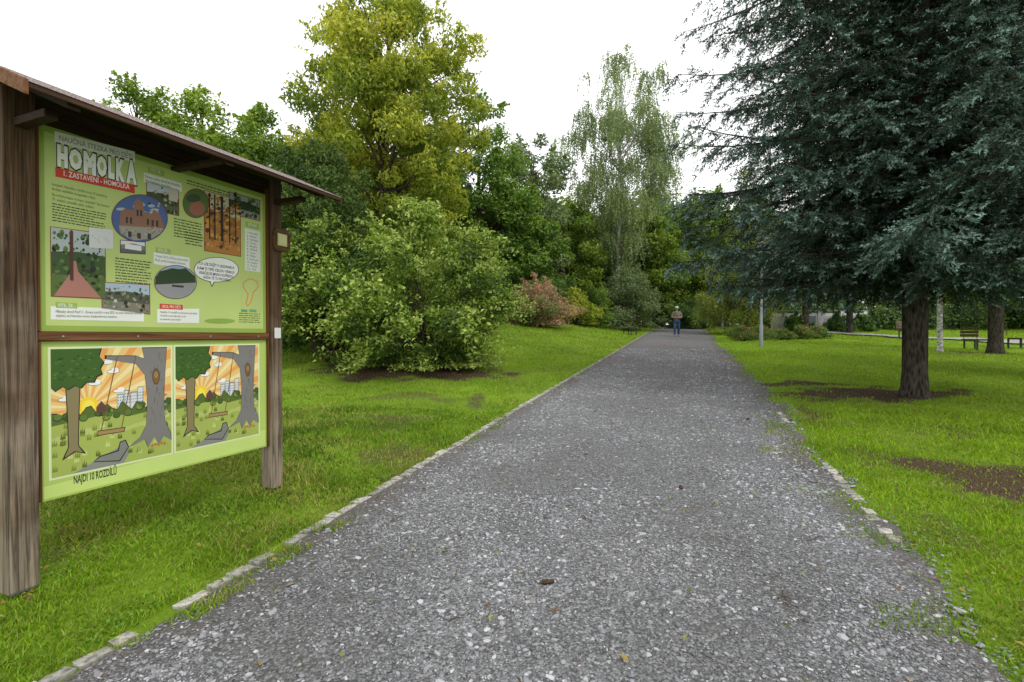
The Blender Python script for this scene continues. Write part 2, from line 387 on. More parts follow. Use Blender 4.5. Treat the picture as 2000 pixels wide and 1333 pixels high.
# ------------------------------------------------------------------ grass
def blades(n, seed, ymin, ymax, h0, w0, two=True):
    r = np.random.default_rng(seed)
    Y = np.exp(r.uniform(np.log(ymin), np.log(ymax), n)); X = r.uniform(-1, 1, n) * (1.22 * Y + 1.0) + r.normal(0, .02, n)
    L, R = path_edges(Y)
    inside = (X > L - .02) & (X < R + .05)
    near_r = (X > edge_r(Y) - .11) & (X < edge_r(Y) - .01) & (Y > 3.3) & (Y < 7.8)
    creep = (X > R - .6) & (X < R + .05) & (fbm(X * 3.3, Y * 3.3, 15) > .42 + .45 * (R - X)) & (~near_r | (r.random(n) < .2))
    creepl = (X < L + .16) & (X >= L - .02) & (fbm(X * 3, Y * 3, 16) > .57)
    kerbz = (X > edge_l(Y) - .08) & (X < edge_l(Y) + .05)
    s = soil_amount(X, Y)
    cl = fbm(X * 3.2, Y * 3.2, 22)
    thin = sstep(-.1, .35, X - R)        # sparse toward the loose right edge
    keep = (~inside | creep | creepl) & (r.random(n) > s * .97) & (~kerbz | (r.random(n) < .04 + .75 * sstep(.54, .66, fbm(X * 2.2, Y * 2.2, 18)))) & (r.random(n) < .3 + 1.4 * cl)
    keep &= (X < 0.5 * (L + R)) | (r.random(n) < .35 + .65 * thin)
    keep &= Y < 43
    X, Y, cl, s = X[keep], Y[keep], cl[keep], s[keep]; n = len(X)
    tall = (.40 + 1.1 * cl + (fbm(X * .8, Y * .8, 23) - .5) * .9) * (1 - .5 * s)
    hh = h0 * tall * r.uniform(.5, 1.35, n) * (1 + Y / 18); ww = w0 * r.uniform(.7, 1.4, n) * (1 + Y / 3.2)
    a = r.uniform(0, 6.28, n); bx, by = np.cos(a), np.sin(a)
    le = r.uniform(.1, 1.2, n) * hh; la = r.uniform(0, 6.28, n)
    lx, ly = np.cos(la) * le, np.sin(la) * le
    Z = height(X, Y) - .005
    P = lambda x, y, z: np.stack([x, y, z], 1)
    v0 = P(X - bx * ww / 2, Y - by * ww / 2, Z); v1 = P(X + bx * ww / 2, Y + by * ww / 2, Z)
    v4 = P(X + lx, Y + ly, Z + hh)
    big = fbm(X * .45, Y * .45, 51); fine = fbm(X * 2.4, Y * 2.4, 52)
    right = sstep(-.2, .6, (X - R[keep]))
    A = np.array([.055, .105, .012]); B = np.array([.25, .40, .022]); Cc = np.array([.40, .39, .10])
    t = np.clip(-.20 + .8 * big + .85 * fine + .18 * right + .18 * sstep(5, 14, Y) - .05 + r.normal(0, .16, n), 0, 1)[:, None]
    c = A * (1 - t) + B * t
    c = c * (1 + right[:, None] * np.array([.10, .06, 0]))
    dry = (r.random(n) < (.06 + .5 * sstep(.48, .7, fbm(X * 1.3, Y * 1.3, 53)) * (1 - .7 * right)))[:, None]
    c = np.where(dry, Cc * r.uniform(.5, 1.05, n)[:, None], c)
    c = c * r.uniform(.75, 1.25, n)[:, None]
    if two:
        v2 = P(X + lx * .35 + bx * ww * .42, Y + ly * .35 + by * ww * .42, Z + hh * .6); v3 = P(X + lx * .35 - bx * ww * .42, Y + ly * .35 - by * ww * .42, Z + hh * .6)
        V = np.stack([v0, v1, v2, v3, v4], 1).reshape(-1, 3); o = np.arange(n)[:, None] * 5
        return V, [o + [[0, 1, 2, 3]], o + [[3, 2, 4]]], np.repeat(c, 5, 0)
    V = np.stack([v0, v1, v4], 1).reshape(-1, 3); o = np.arange(n)[:, None] * 3
    return V, [o + [[0, 1, 2]]], np.repeat(c, 3, 0)
V1, F1, c1 = blades(350000, 1, 1.3, 7.5, .038, .0034)
V2, F2, c2 = blades(300000, 2, 6.5, 42, .032, .0034, False)
gr = fast_mesh('grass', np.concatenate([V1, V2]), [F1[0], F1[1], F2[0] + len(V1)], [M_grass], np.concatenate([c1, c2]))
gr["kind"] = "stuff"; gr["label"] = "short bright green lawn grass"; link(gr)

# ------------------------------------------------------------------ leaf geometry
def leafset(Cn, nrm, size, aspect, r, cols, droop=0.0, fold=.12):
    n = len(Cn); nrm = unit(nrm)
    a = unit(np.cross(nrm, r.normal(size=(n, 3)))); a[:, 2] -= droop; a = unit(a)
    b = unit(np.cross(nrm, a)); nn = np.cross(a, b)
    Ls = (size * r.uniform(.65, 1.3, n))[:, None]; W = Ls * aspect
    v = np.stack([Cn - a * Ls * .5, Cn + b * W * .5 - a * Ls * .05 + nn * Ls * fold, Cn + a * Ls * .5 - nn * Ls * fold * .7, Cn - b * W * .5 - a * Ls * .05 + nn * Ls * fold], 1)
    return v.reshape(-1, 3), np.arange(n * 4).reshape(-1, 4), np.repeat(cols, 4, 0)

def tube(pts, rad, k=8):
    pts = np.asarray(pts, float); n = len(pts)
    d = np.gradient(pts, axis=0); d = unit(d)
    up = np.array([0.31, .17, .93]); u = unit(np.cross(d, up)); w = np.cross(d, u)
    an = np.linspace(0, 2 * math.pi, k, endpoint=False)
    V = pts[:, None, :] + (u[:, None, :] * np.cos(an)[None, :, None] + w[:, None, :] * np.sin(an)[None, :, None]) * np.asarray(rad)[:, None, None]
    i = np.arange(n - 1)[:, None] * k; j = np.arange(k)[None, :]; jn = (j + 1) % k
    F = np.stack([i + j, i + jn, i + k + jn, i + k + j], -1).reshape(-1, 4)
    return V.reshape(-1, 3), F
class Acc:
    def __init__(s): s.V = []; s.F = []; s.n = 0
    def add(s, V, F): s.V.append(V); s.F.append(F + s.n); s.n += len(V)
    def get(s): return np.concatenate(s.V), np.concatenate(s.F)

# low broad-leaved weeds and clover in the lawn
r = np.random.default_rng(91); n = 60000
Y = np.exp(r.uniform(np.log(1.5), np.log(11), n)); X = r.uniform(-1, 1, n) * (1.22 * Y + .8)
L, R = path_edges(Y)
k_ = ((X < edge_l(Y) - .10) | (X > R - .15)) & (r.random(n) < 1.6 * np.maximum(fbm(X * 1.7, Y * 1.7, 81) - .46, 0) * 4) & (r.random(n) > soil_amount(X, Y) * .8)
k_ &= (X < 0) | (X > R) | (fbm(X * 3.3, Y * 3.3, 15) > .5)
X, Y = X[k_], Y[k_]; n = len(X)
P = np.stack([X, Y, height(X, Y) + .012 + r.random(n) * .022], 1); nr = r.normal(size=(n, 3)) * .35; nr[:, 2] += 1
g = r.uniform(.7, 1.25, n)[:, None]; cw = np.array([.12, .24, .025]) * g + np.array([.08, .10, .01]) * r.random(n)[:, None]
V, F, c = leafset(P, nr, .022, .75, r, cw); wd = fast_mesh('lawn_weeds', V, F, [M_grass], c); wd["kind"] = "stuff"; wd["label"] = "patches of clover and low weeds in lawn"; link(wd)

def trunk_geom(h, r0, rng, lean=(0, 0), flare=1.5, wob=.12):
    n = 14; t = np.linspace(0, 1, n); z = t * h
    x = lean[0] * t + np.cumsum(rng.normal(0, wob / n, n)); y = lean[1] * t + np.cumsum(rng.normal(0, wob / n, n))
    x -= x[0]; y -= y[0]
    z = z.copy(); z[0] = -.25
    rad = r0 * (1 - t) ** .8 + .02; rad[0] *= flare * 1.05
    zz = np.insert(z, 1, [.02, .18, .5]); xx = np.insert(x, 1, [0, 0, 0]); yy_ = np.insert(y, 1, [0, 0, 0]); rr = np.insert(rad, 1, [r0 * flare, r0 * 1.15, r0 * 1.02])
    return np.stack([xx, yy_, zz], 1), rr
GAIN = 1.85
def make_tree(name, label, cat, x, y, ztop, R, pal, nleaf, lsize, seed, base=.25, prof='round', trunk_r=.2, bark=None, nclump=90, aspect=.55, droop=0.0, clr=.2, stretch=1.0, strands=0, lean=(0, 0), multi=1, group=None, shoots=0, gain=None, bias=0):
    r = np.random.default_rng(seed); gz = H(x, y); h = ztop - gz; gain = gain or GAIN
    root = empty(name, (x, y, gz), label, cat, group=group)
    T = np.clip(r.random(nclump * 2), 0, 1)
    z0 = base * h
    def radius(t):
        if prof == 'round': return np.sqrt(np.clip(1 - (2 * t - .9) ** 2 / 1.21, 0, 1)) ** .9 * (1 - .12 * t)
        if prof == 'dome': return np.sqrt(np.clip(1 - t ** 2.2, 0, 1)) * (.86 + .14 * sstep(0, .25, t))
        if prof == 'loose': return np.interp(t, [0, .12, .35, .6, .85, 1], [.50, .72, 1.0, .95, .6, .2])
        if prof == 'broad': return np.interp(t, [0, .15, .4, .65, .82, .93, 1], [.7, .95, 1, .92, .76, .5, .15])
        if prof == 'birch': return np.clip(np.interp(t, [0, .12, .3, .5, .7, .85, .95, 1], [.35, .55, .85, 1.0, .92, .58, .28, .1]), 0, 1)
        if prof == 'cone': return (1 - t) ** .7
    w = radius(T) ** 1.4 + .06; idx = r.choice(len(T), nclump, p=w / w.sum()); T = T[idx] + r.normal(0, .02, nclump)
    T = np.clip(T, 0, 1)
    ang = r.uniform(0, 6.283, nclump)
    lob = 1 + .14 * np.sin(ang * 3 + seed) + r.normal(0, .09, nclump)
    rr = radius(T) * R * np.clip(r.random(nclump) ** .38, .1, 1) * lob
    cr = R * clr * r.uniform(.6, 1.4, nclump) * (.7 + .4 * radius(T))
    rr = np.maximum(rr - cr * .5, 0)
    C = np.stack([np.cos(ang) * rr + lean[0] * T, np.sin(ang) * rr + lean[1] * T, z0 + T * (h - z0 - .4 * cr)], 1)
    acc = Acc()
    if multi == 1:
        tp, tr = trunk_geom(h * .88, trunk_r, r, lean=(lean[0] * .8, lean[1] * .8)); acc.add(*tube(tp, tr, 12))
    nb = min(nclump, 60)
    for i in range(nb):
        c = C[i]
        if multi == 1:
            zt = np.clip(c[2] - np.hypot(c[0], c[1]) * .7, h * .15, h * .8)
            p0 = np.array([np.interp(zt, tp[:, 2], tp[:, 0]), np.interp(zt, tp[:, 2], tp[:, 1]), zt]); rb = trunk_r * (.38 * (1 - zt / h) + .08)
        else:
            a = r.uniform(0, 6.28); p0 = np.array([math.cos(a) * R * .14, math.sin(a) * R * .14, -.05]); rb = trunk_r
        mid = (p0 + c) / 2 + r.normal(0, .06, 3) * R; mid[2] += .12 * R if multi == 1 else .25 * c[2]
        t = np.linspace(0, 1, 6)[:, None]; P = (1 - t) ** 2 * p0 + 2 * t * (1 - t) * mid + t * t * c
        acc.add(*tube(P, rb * (1 - t[:, 0] * .85), 5))
    pr = cr ** 2; ci = r.choice(nclump, nleaf, p=pr / pr.sum())
    d = unit(r.normal(size=(nleaf, 3))); rad = (.25 + .85 * r.random(nleaf) ** .55)
    off = d * (cr[ci] * rad)[:, None]; off[:, 2] *= .72 * stretch
    off += unit(r.normal(size=(nleaf, 3))) * (cr[ci] * .12)[:, None]
    P = C[ci] + off
    pal = np.array(pal); cb = r.random(nclump); 
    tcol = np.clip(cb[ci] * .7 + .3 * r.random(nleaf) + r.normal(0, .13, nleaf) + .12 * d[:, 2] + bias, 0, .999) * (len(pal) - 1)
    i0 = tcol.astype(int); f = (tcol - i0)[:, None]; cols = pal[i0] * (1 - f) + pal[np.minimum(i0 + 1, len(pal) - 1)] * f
    cols = cols * r.uniform(.7, 1.3, nleaf)[:, None]
    nr = d * .7 + r.normal(size=(nleaf, 3)) * .55; nr[:, 2] += .55
    if strands:
        ns = strands; K = 16
        si = r.choice(nclump, ns, p=pr / pr.sum()); ds = unit(r.normal(size=(ns, 3))); st = C[si] + ds * (cr[si] * .95)[:, None]
        ln = r.uniform(.5, 1.9, ns) * (R / 5); tt_ = (np.arange(K) / K)[None, :] + r.uniform(0, .05, (ns, K))
        out = ds.copy(); out[:, 2] = 0
        Q_ = st[:, None, :] + out[:, None, :] * (ln[:, None] * tt_ * .25)[..., None]; Q_[..., 2] -= ln[:, None] * tt_
        Q_ = Q_.reshape(-1, 3) + r.normal(0, .035, (ns * K, 3)); P = np.concatenate([P, Q_])
        cs = pal[np.clip((cb[si] * len(pal)).astype(int), 0, len(pal) - 1)]; cs = np.repeat(cs, K, 0) * r.uniform(.75, 1.3, ns * K)[:, None]
        cols = np.concatenate([cols, cs]); nr = np.concatenate([nr, r.normal(size=(ns * K, 3))])
    if shoots:
        ns = shoots; K = 14
        rad_n = np.linalg.norm((C - C.mean(0)) / [R, R, h * .5], axis=1); pw = rad_n ** 3 + 1e-3
        si = r.choice(nclump, ns, p=pw / pw.sum()); out = unit((C[si] - [0, 0, h * .25]) * [1, 1, 1.1]) + r.normal(0, .33, (ns, 3)); out[:, 2] += .25; out = unit(out)
        st = C[si] + out * (cr[si] * .5)[:, None]; ln = r.uniform(.3, 1.0, ns) * (R / 2.2)
        if multi == 1: ln *= .6
        tt_ = (np.arange(K)[None, :] + r.uniform(0, .6, (ns, K))) / K
        Q_ = st[:, None, :] + out[:, None, :] * (ln[:, None] * tt_)[..., None]; Q_[..., 2] -= (ln[:, None] * tt_ ** 2 * .45)
        Q_ = Q_.reshape(-1, 3) + r.normal(0, .04, (ns * K, 3)); P = np.concatenate([P, Q_])
        qq = np.clip(.40 + .5 * tt_.ravel() + r.normal(0, .15, ns * K) + bias, 0, .999) * (len(pal) - 1); i0 = qq.astype(int); f = (qq - i0)[:, None]
        cs = (pal[i0] * (1 - f) + pal[i0 + 1] * f) * r.uniform(.75, 1.2, ns * K)[:, None]
        nq = r.normal(size=(ns * K, 3)) * .6; nq[:, 2] += .8
        cols = np.concatenate([cols, cs]); nr = np.concatenate([nr, nq])
        for i in range(min(ns, 260)):
            t3 = np.array([0, .5, 1.0]); Pp = st[i] + out[i] * (ln[i] * t3)[:, None]; Pp[:, 2] -= ln[i] * t3 ** 2 * .45
            acc.add(*tube(Pp, [.006, .004, .002], 3))
    V, F = acc.get()
    ob = fast_mesh('trunk' if multi == 1 else 'stems', V, F, [bark or M_bark], smooth=True); link(ob, root)
    P[:, 2] = np.maximum(P[:, 2], .05 + .1 * r.random(len(P)))
    V, F, c = leafset(P, nr, lsize, aspect, r, np.minimum(cols * gain, .8), droop)
    ob = fast_mesh('crown' if multi == 1 else 'foliage', V, F, [M_leaf], c); link(ob, root)
    return root

YG = [(.06, .095, .012), (.13, .165, .018), (.215, .24, .03), (.30, .29, .05)]
GRN = [(.04, .08, .012), (.08, .14, .02), (.15, .21, .035)]
DK = [(.028, .055, .014), (.05, .10, .022), (.095, .15, .03)]
GREY = [(.065, .095, .04), (.11, .15, .06), (.17, .21, .09)]
MID = [(.05, .09, .012), (.10, .155, .02), (.17, .22, .035)]

make_tree('chestnut_tree', 'tall horse chestnut tree turning yellow green', 'tree', -5.4, 20, 16.3, 3.8, YG, 72000, .19, 101, base=.2, prof='broad', trunk_r=.28, nclump=240, aspect=.42, droop=.6, clr=.16, stretch=.8, lean=(.5, 0), shoots=500)
for i, (x, y, zt, R, pal) in enumerate([(-19.2, 25, 14.6, 3.6, MID), (-15.5, 24.5, 14.0, 3.4, MID), (-12.4, 24, 12.8, 3.0, MID), (-9.6, 26, 12.4, 3.0, GRN), (-23, 27, 12.6, 3.6, GRN)]):
    make_tree('broadleaf_tree', 'broadleaf tree with light green crown at wood edge', 'tree', x, y, zt, R, pal, 26000, .20, 120 + i, base=.22, prof='round', trunk_r=.2, nclump=85, clr=.22, shoots=250)
make_tree('broadleaf_tree', 'small dark leaved tree beside the large shrub', 'tree', -6.1, 15.2, 7.6, 2.0, [(.03, .06, .014), (.06, .10, .02), (.10, .14, .035)], 30000, .15, 140, base=.12, prof='round', trunk_r=.13, nclump=90, clr=.24, aspect=.4, droop=.5, shoots=250, gain=1.5)
make_tree('broadleaf_tree', 'small dark leaved tree behind the information board', 'tree', -8.9, 16.5, 7.6, 2.3, GRN, 26000, .15, 141, base=.1, prof='round', trunk_r=.12, nclump=80, clr=.26, aspect=.4, droop=.4, shoots=200)
for i, (x, y, zt, R, pal, lb) in enumerate([(-2.2, 32, 17.6, 3.4, GRN, 'tall green broadleaf tree'), (-5.5, 33, 16.0, 3.4, DK, 'tall dark green broadleaf tree'), (1.6, 36, 16.6, 3.4, GREY, 'tall broadleaf tree with thin grey green crown'),
        (4.4, 38, 12.0, 3.1, MID, 'green broadleaf tree at wood edge'), (.3, 32, 11.0, 2.8, GRN, 'green broadleaf tree at wood edge')]):
    make_tree('broadleaf_tree', lb, 'tree', x, y, zt, R, pal, 26000, .22, 160 + i, base=.12, prof='broad', trunk_r=.25, nclump=100, clr=.2, shoots=250)
make_tree('birch_tree', 'tall silver birch with airy drooping crown', 'birch', 8.4, 39, 25.2, 5.4, [(.085, .115, .045), (.125, .165, .065), (.18, .22, .09)], 16000, .15, 181, base=.22, prof='birch', trunk_r=.21, bark=M_birch, nclump=180, clr=.105, strands=3600, lean=(.5, 0), aspect=.6, gain=1.75)
for i, (x, y, zt, R, pal) in enumerate([(12.8, 43, 12.0, 3.2, MID), (17.0, 44, 14.0, 3.6, MID), (6.0, 46, 12.5, 3.6, GRN), (14.6, 52, 17.0, 4.0, GRN), (20.5, 48, 16.0, 4.0, GRN), (2.2, 42, 12.5, 3.5, GREY)]):
    make_tree('broadleaf_tree', 'broadleaf tree standing over the end of the path', 'tree', x, y, zt, R, pal, 24000, .25, 190 + i, base=.12, prof='round', trunk_r=.2, nclump=90, clr=.22, shoots=200)
BUSH = [(.025, .055, .012), (.06, .11, .015), (.15, .215, .03), (.33, .39, .11)]
make_tree('dogwood_shrub', 'large dogwood shrub with pale green variegated leaves', 'shrub', -2.4, 12.6, 4.6, 2.5, BUSH, 32000, .105, 201, base=.05, prof='loose', trunk_r=.025, nclump=150, clr=.14, multi=2, droop=.3, shoots=1500, gain=1.5, bias=-.02)
make_tree('dogwood_shrub', 'wide dogwood shrub with pale green variegated leaves', 'shrub', -5.0, 13.7, 4.7, 1.9, BUSH, 26000, .105, 202, base=.04, prof='loose', trunk_r=.025, nclump=120, clr=.16, multi=2, droop=.3, shoots=800, gain=1.3, bias=-.14)
make_tree('red_leaved_shrub', 'rounded shrub turning pink and orange', 'shrub', 1.35, 27, 4.75, 1.95, [(.07, .11, .03), (.13, .16, .05), (.24, .15, .10), (.34, .20, .14), (.20, .20, .08)], 13000, .12, 203, base=.02, prof='dome', trunk_r=.02, nclump=70, clr=.22, multi=2, shoots=150)
make_tree('round_shrub', 'round olive green shrub beside the path', 'shrub', 8.4, 36, 6.7, 2.5, GREY, 20000, .13, 204, base=.0, prof='dome', trunk_r=.03, nclump=110, clr=.2, multi=2, shoots=200)
make_tree('small_shrub', 'low yellowing shrub at the wood edge', 'shrub', 4.2, 32, 4.6, 1.5, YG, 9000, .12, 205, base=0, prof='dome', trunk_r=.02, nclump=45, clr=.25, multi=2, shoots=100)
make_tree('small_shrub', 'low green shrub at the wood edge', 'shrub', 5.6, 34, 5.2, 1.7, GRN, 10000, .13, 206, base=0, prof='dome', trunk_r=.02, nclump=45, clr=.25, multi=2, shoots=100)
for i, (x, y, s) in enumerate([(-8.5, 22, 2.2), (-11.5, 19, 2.4), (-3.5, 28, 2.6), (-.8, 27.5, 1.8), (-14.5, 20, 2.6), (2.5, 33, 2.4), (14.8, 41, 1.9), (19.4, 33.2, .9), (22.3, 33.4, .9), (24.2, 33.6, .8)]):
    make_tree('undergrowth_shrub', 'dark green undergrowth shrub below the trees', 'shrub', x, y, H(x, y) + s * 1.4, s, DK, 12000 if s > 1 else 4000, .15, 210 + i, base=0, prof='dome', trunk_r=.02, nclump=60, clr=.25, multi=2, shoots=100)
for i, (x, y, s) in enumerate([(11.6, 24.5, .55), (12.7, 24.8, .6), (13.8, 24.9, .5), (14.9, 25.2, .6), (13.2, 26.2, .6), (15.9, 25.4, .5), (12.2, 26.4, .55)]):
    make_tree('rose_bush', 'low rose bush with a few red blooms', 'bush', x, y, H(x, y) + s * 1.3, s * 1.25, [(.03, .07, .015), (.05, .10, .02), (.07, .12, .02), (.09, .13, .03), (.10, .14, .03), (.11, .13, .03), (.26, .08, .05)], 2600, .08, 230 + i, base=0, prof='dome', trunk_r=.012, nclump=25, clr=.3, multi=2)
def woodland(name, label, boxes, n, size, pal, seed):
    r = np.random.default_rng(seed); C = []; S = []
    for (x0, x1, y0, y1, zt, m) in boxes:
        cx = r.uniform(x0, x1, m); cy = r.uniform(y0, y1, m); g = height(cx, cy)
        tt_ = r.random(m) ** .8; top = zt * (.78 + .38 * fbm(cx * .22, cy * .22 + 5, seed))
        C.append(np.stack([cx, cy, g + .3 + tt_ * np.maximum(top - g - .8, .4)], 1)); S.append(r.uniform(.8, 1.7, m))
    C = np.concatenate(C); S = np.concatenate(S)
    ci = r.integers(0, len(C), n); d = unit(r.normal(size=(n, 3)))
    P = C[ci] + d * (S[ci] * (.4 + .75 * r.random(n) ** .6))[:, None] * (1, 1, .75)
    pal = np.array(pal); cb = np.clip(fbm(C[:, 0] * .3, C[:, 2] * .3, seed) * 1.5 - .2 + r.normal(0, .18, len(C)), 0, .999); q = np.clip(cb[ci] + r.normal(0, .12, n), 0, .999) * (len(pal) - 1)
    i0 = q.astype(int); f = (q - i0)[:, None]; cols = (pal[i0] * (1 - f) + pal[i0 + 1] * f) * r.uniform(.7, 1.3, n)[:, None]
    nr = d * .7 + r.normal(size=(n, 3)) * .5; nr[:, 2] += .5
    V, F, c = leafset(P, nr, size, .65, r, cols * GAIN)
    ob = fast_mesh(name, V, F, [M_leaf], c); ob["kind"] = "stuff"; ob["label"] = label; link(ob)
ALLP = [(.025, .05, .012), (.05, .09, .016), (.09, .14, .022), (.14, .18, .03)]
woodland('woodland', 'dense green wood behind the lawn',
    [(-75, -22, 28, 50, 13.5, 400), (-24, -8, 27, 44, 11, 300), (-10, 12, 42, 58, 14, 460), (11, 26, 52, 66, 17, 380), (22, 50, 44, 62, 15, 560), (48, 90, 24, 60, 14, 300), (-60, -25, 8, 28, 10, 200), (36, 70, 30, 44, 12, 300), (8, 32, 70, 76, 9, 420)], 350000, .38, ALLP, 300)
woodland('hedge', 'dense dark shrubbery along the far edge of the lawn', [(19, 60, 37, 41, 4.3, 520)], 70000, .2, [(.015, .032, .010), (.035, .065, .016), (.07, .11, .024)], 301)

# ------------------------------------------------------------------ spruces
def make_spruce(name, label, x, y, h, R, zlow, seed, pal, nbr=150, nscale=1.0, K=12, trunk_r=.24, zmax_detail=99, spacing=.075, power=.5, side_step=.2, droopy=.25, zexp=1.2, nw=.0085):
    r = np.random.default_rng(seed); gz = H(x, y); root = empty(name, (x, y, gz), label, 'spruce')
    tp, tr = trunk_geom(h, trunk_r, r, wob=.1, flare=1.4); acc = Acc(); acc.add(*tube(tp, tr, 14))
    link(fast_mesh('trunk', *acc.get(), [M_barkdark], smooth=True), root)
    TP = []; TD = []; TL = []; TC = []; br = Acc(); pal = np.array(pal)
    zs = zlow + (h - zlow - .3) * (np.arange(nbr) / nbr) ** zexp
    for i, z in enumerate(zs):
        if z > zmax_detail and i % 4: continue
        az = i * 2.39996 + r.normal(0, .3); Lb = R * (1 - z / h) ** power * r.uniform(.58, 1.10)
        if z < zlow + .5: Lb *= r.uniform(.75, .98)
        o = np.array([math.cos(az), math.sin(az), 0]); si = np.array([-o[1], o[0], 0])
        t = np.linspace(0, 1, 9)
        dr = droopy * r.uniform(.6, 1.3)
        sag = -dr * Lb * (t ** 1.2) + .16 * Lb * t ** 3.2
        if z < zlow + 1.2: sag *= .72
        bend = r.normal(0, .08) * Lb * t ** 2
        P = np.array([0, 0, z]) + o * (t * Lb)[:, None] + si * bend[:, None]; P[:, 2] += sag
        V, F = tube(P, .026 * (1 - t * .88) * (Lb / 3.5 + .3), 5); br.add(V, F)
        cb = r.random(); ns = max(5, int(Lb / side_step))
        for j in range(ns):
            q = .08 + .92 * (j + r.random() * .6) / ns; q = min(q, .99); b0 = np.array([np.interp(q, t, P[:, k]) for k in range(3)])
            for sgn in (-1, 1):
                ls = (.18 * Lb * (1.1 - q) + .26) * r.uniform(.6, 1.2)
                hang = r.uniform(-.9, .1)
                dv = unit(o * r.uniform(.2, .9) + si * sgn * r.uniform(.5, 1.0) + np.array([0, 0, hang]))
                m = max(3, int(ls / spacing)); u = (np.arange(m) + r.random(m) * .5) / m
                Bp = b0 + dv * (u * ls)[:, None]; Bp[:, 2] += -.32 * ls * u ** 2 + .05 * ls * u
                e1 = unit(np.cross(dv, [0, 0, 1.0]))
                for s2 in (-1, 0, 1):
                    TP.append(Bp); dd = dv * .75 + e1 * s2 * .65 + r.normal(0, .22, (m, 3)); dd[:, 2] -= .12 + (.35 if s2 == 0 else 0); TD.append(unit(dd)); TL.append(r.uniform(.09, .18, m) * (1.1 - .25 * u) * nscale ** .6)
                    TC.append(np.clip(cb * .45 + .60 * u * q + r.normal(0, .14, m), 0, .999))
                TP.append(Bp[-1:]); TD.append(dv[None]); TL.append(np.array([.15])); TC.append(np.array([.95]))
                if ls > .45:
                    V, F = tube(np.array([b0, b0 + dv * ls * .5 - [0, 0, .03 * ls], Bp[-1]]), [.007, .005, .003], 3); br.add(V, F)
    link(fast_mesh('branches', *br.get(), [M_barkdark]), root)
    TP = np.concatenate(TP); TD = np.concatenate(TD); TL = np.concatenate(TL); TC = np.concatenate(TC); n = len(TP)
    u = (np.arange(K)[None, :] + r.random((n, K)) * .6) / K
    base = TP[:, None] + TD[:, None] * (TL[:, None] * u)[..., None]
    rad = r.normal(size=(n, K, 3)); rad -= (rad * TD[:, None]).sum(-1, keepdims=True) * TD[:, None]; rad = unit(rad)
    nd = unit(TD[:, None] * .8 + rad * .85); nl = (.038 * nscale * r.uniform(.8, 1.25, (n, K)))[..., None]
    wv = unit(np.cross(nd, r.normal(size=(n, K, 3)))) * (nw * nscale)
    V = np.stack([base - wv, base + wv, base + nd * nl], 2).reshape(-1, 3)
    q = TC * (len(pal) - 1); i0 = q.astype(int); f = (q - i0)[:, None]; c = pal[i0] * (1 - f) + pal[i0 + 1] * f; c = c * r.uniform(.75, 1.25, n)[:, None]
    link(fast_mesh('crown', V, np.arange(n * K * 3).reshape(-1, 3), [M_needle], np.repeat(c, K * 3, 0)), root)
    return n
BLUE = [(.014, .030, .015), (.034, .064, .040), (.085, .145, .115), (.22, .32, .29)]
OLV = [(.035, .052, .014), (.08, .10, .026), (.17, .18, .05)]
n1 = make_spruce('blue_spruce', 'large blue spruce with drooping needle branches', 7.25, 8.75, 24, 4.45, 2.3, 401, BLUE, nbr=560, K=8, trunk_r=.18, zmax_detail=9.6, power=.30, side_step=.22, spacing=.088, zexp=1.28, nw=.011, droopy=.30)
n2 = make_spruce('spruce_tree', 'tall spruce with dull olive green needles', 12.6, 11.5, 22, 4.2, 2.8, 402, OLV, nbr=260, nscale=1.7, K=7, trunk_r=.2, zmax_detail=13, spacing=.15, side_step=.3)
n3 = make_spruce('spruce_tree', 'dark spruce with bare lower trunk', 16.9, 17.0, 18, 3.8, 2.6, 403, BLUE, nbr=120, nscale=2.4, K=6, trunk_r=.2, spacing=.2, side_step=.36)
n4 = make_spruce('spruce_tree', 'green spruce standing on the far lawn', 17.2, 28.5, 16, 3.4, 2.8, 404, OLV, nbr=80, nscale=3.6, K=6, trunk_r=.17, spacing=.25, side_step=.42)
n5 = make_spruce('spruce_tree', 'green spruce standing on the far lawn', 21.5, 31, 16, 3.6, 2.8, 405, OLV, nbr=80, nscale=3.6, K=6, trunk_r=.17, spacing=.25, side_step=.42)
make_tree('larch_tree', 'feathery yellow green larch near the path', 'larch', 14.9, 31, 12.5, 2.9, [(.07, .095, .02), (.12, .15, .03), (.18, .19, .04)], 26000, .11, 420, base=.10, prof='cone', trunk_r=.14, nclump=110, clr=.2, strands=1200)
make_tree('birch_tree', 'slender young birch with white trunk on the lawn', 'birch', 15.75, 17.9, 9.5, 1.7, GREY, 12000, .08, 421, base=.38, prof='round', trunk_r=.075, bark=M_birch, nclump=60, clr=.22, strands=300)

# ------------------------------------------------------------------ simple solids
def box_vf(x0, x1, y0, y1, z0, z1):
    V = np.array([(x0, y0, z0), (x1, y0, z0), (x1, y1, z0), (x0, y1, z0), (x0, y0, z1), (x1, y0, z1), (x1, y1, z1), (x0, y1, z1)], float)
    F = np.array([(0, 3, 2, 1), (4, 5, 6, 7), (0, 1, 5, 4), (1, 2, 6, 5), (2, 3, 7, 6), (3, 0, 4, 7)]); return V, F
def solid(name, parts, mat, parent, bevel=.004, label=None, smooth=False):
    a = Acc()
    for p in parts: a.add(*p)
    ob = fast_mesh(name, *a.get(), [mat], smooth=smooth); link(ob, parent)
    if bevel:
        b = ob.modifiers.new('b', 'BEVEL'); b.width = bevel; b.segments = 2; b.limit_method = 'ANGLE'
    if label: ob["label"] = label
    return ob

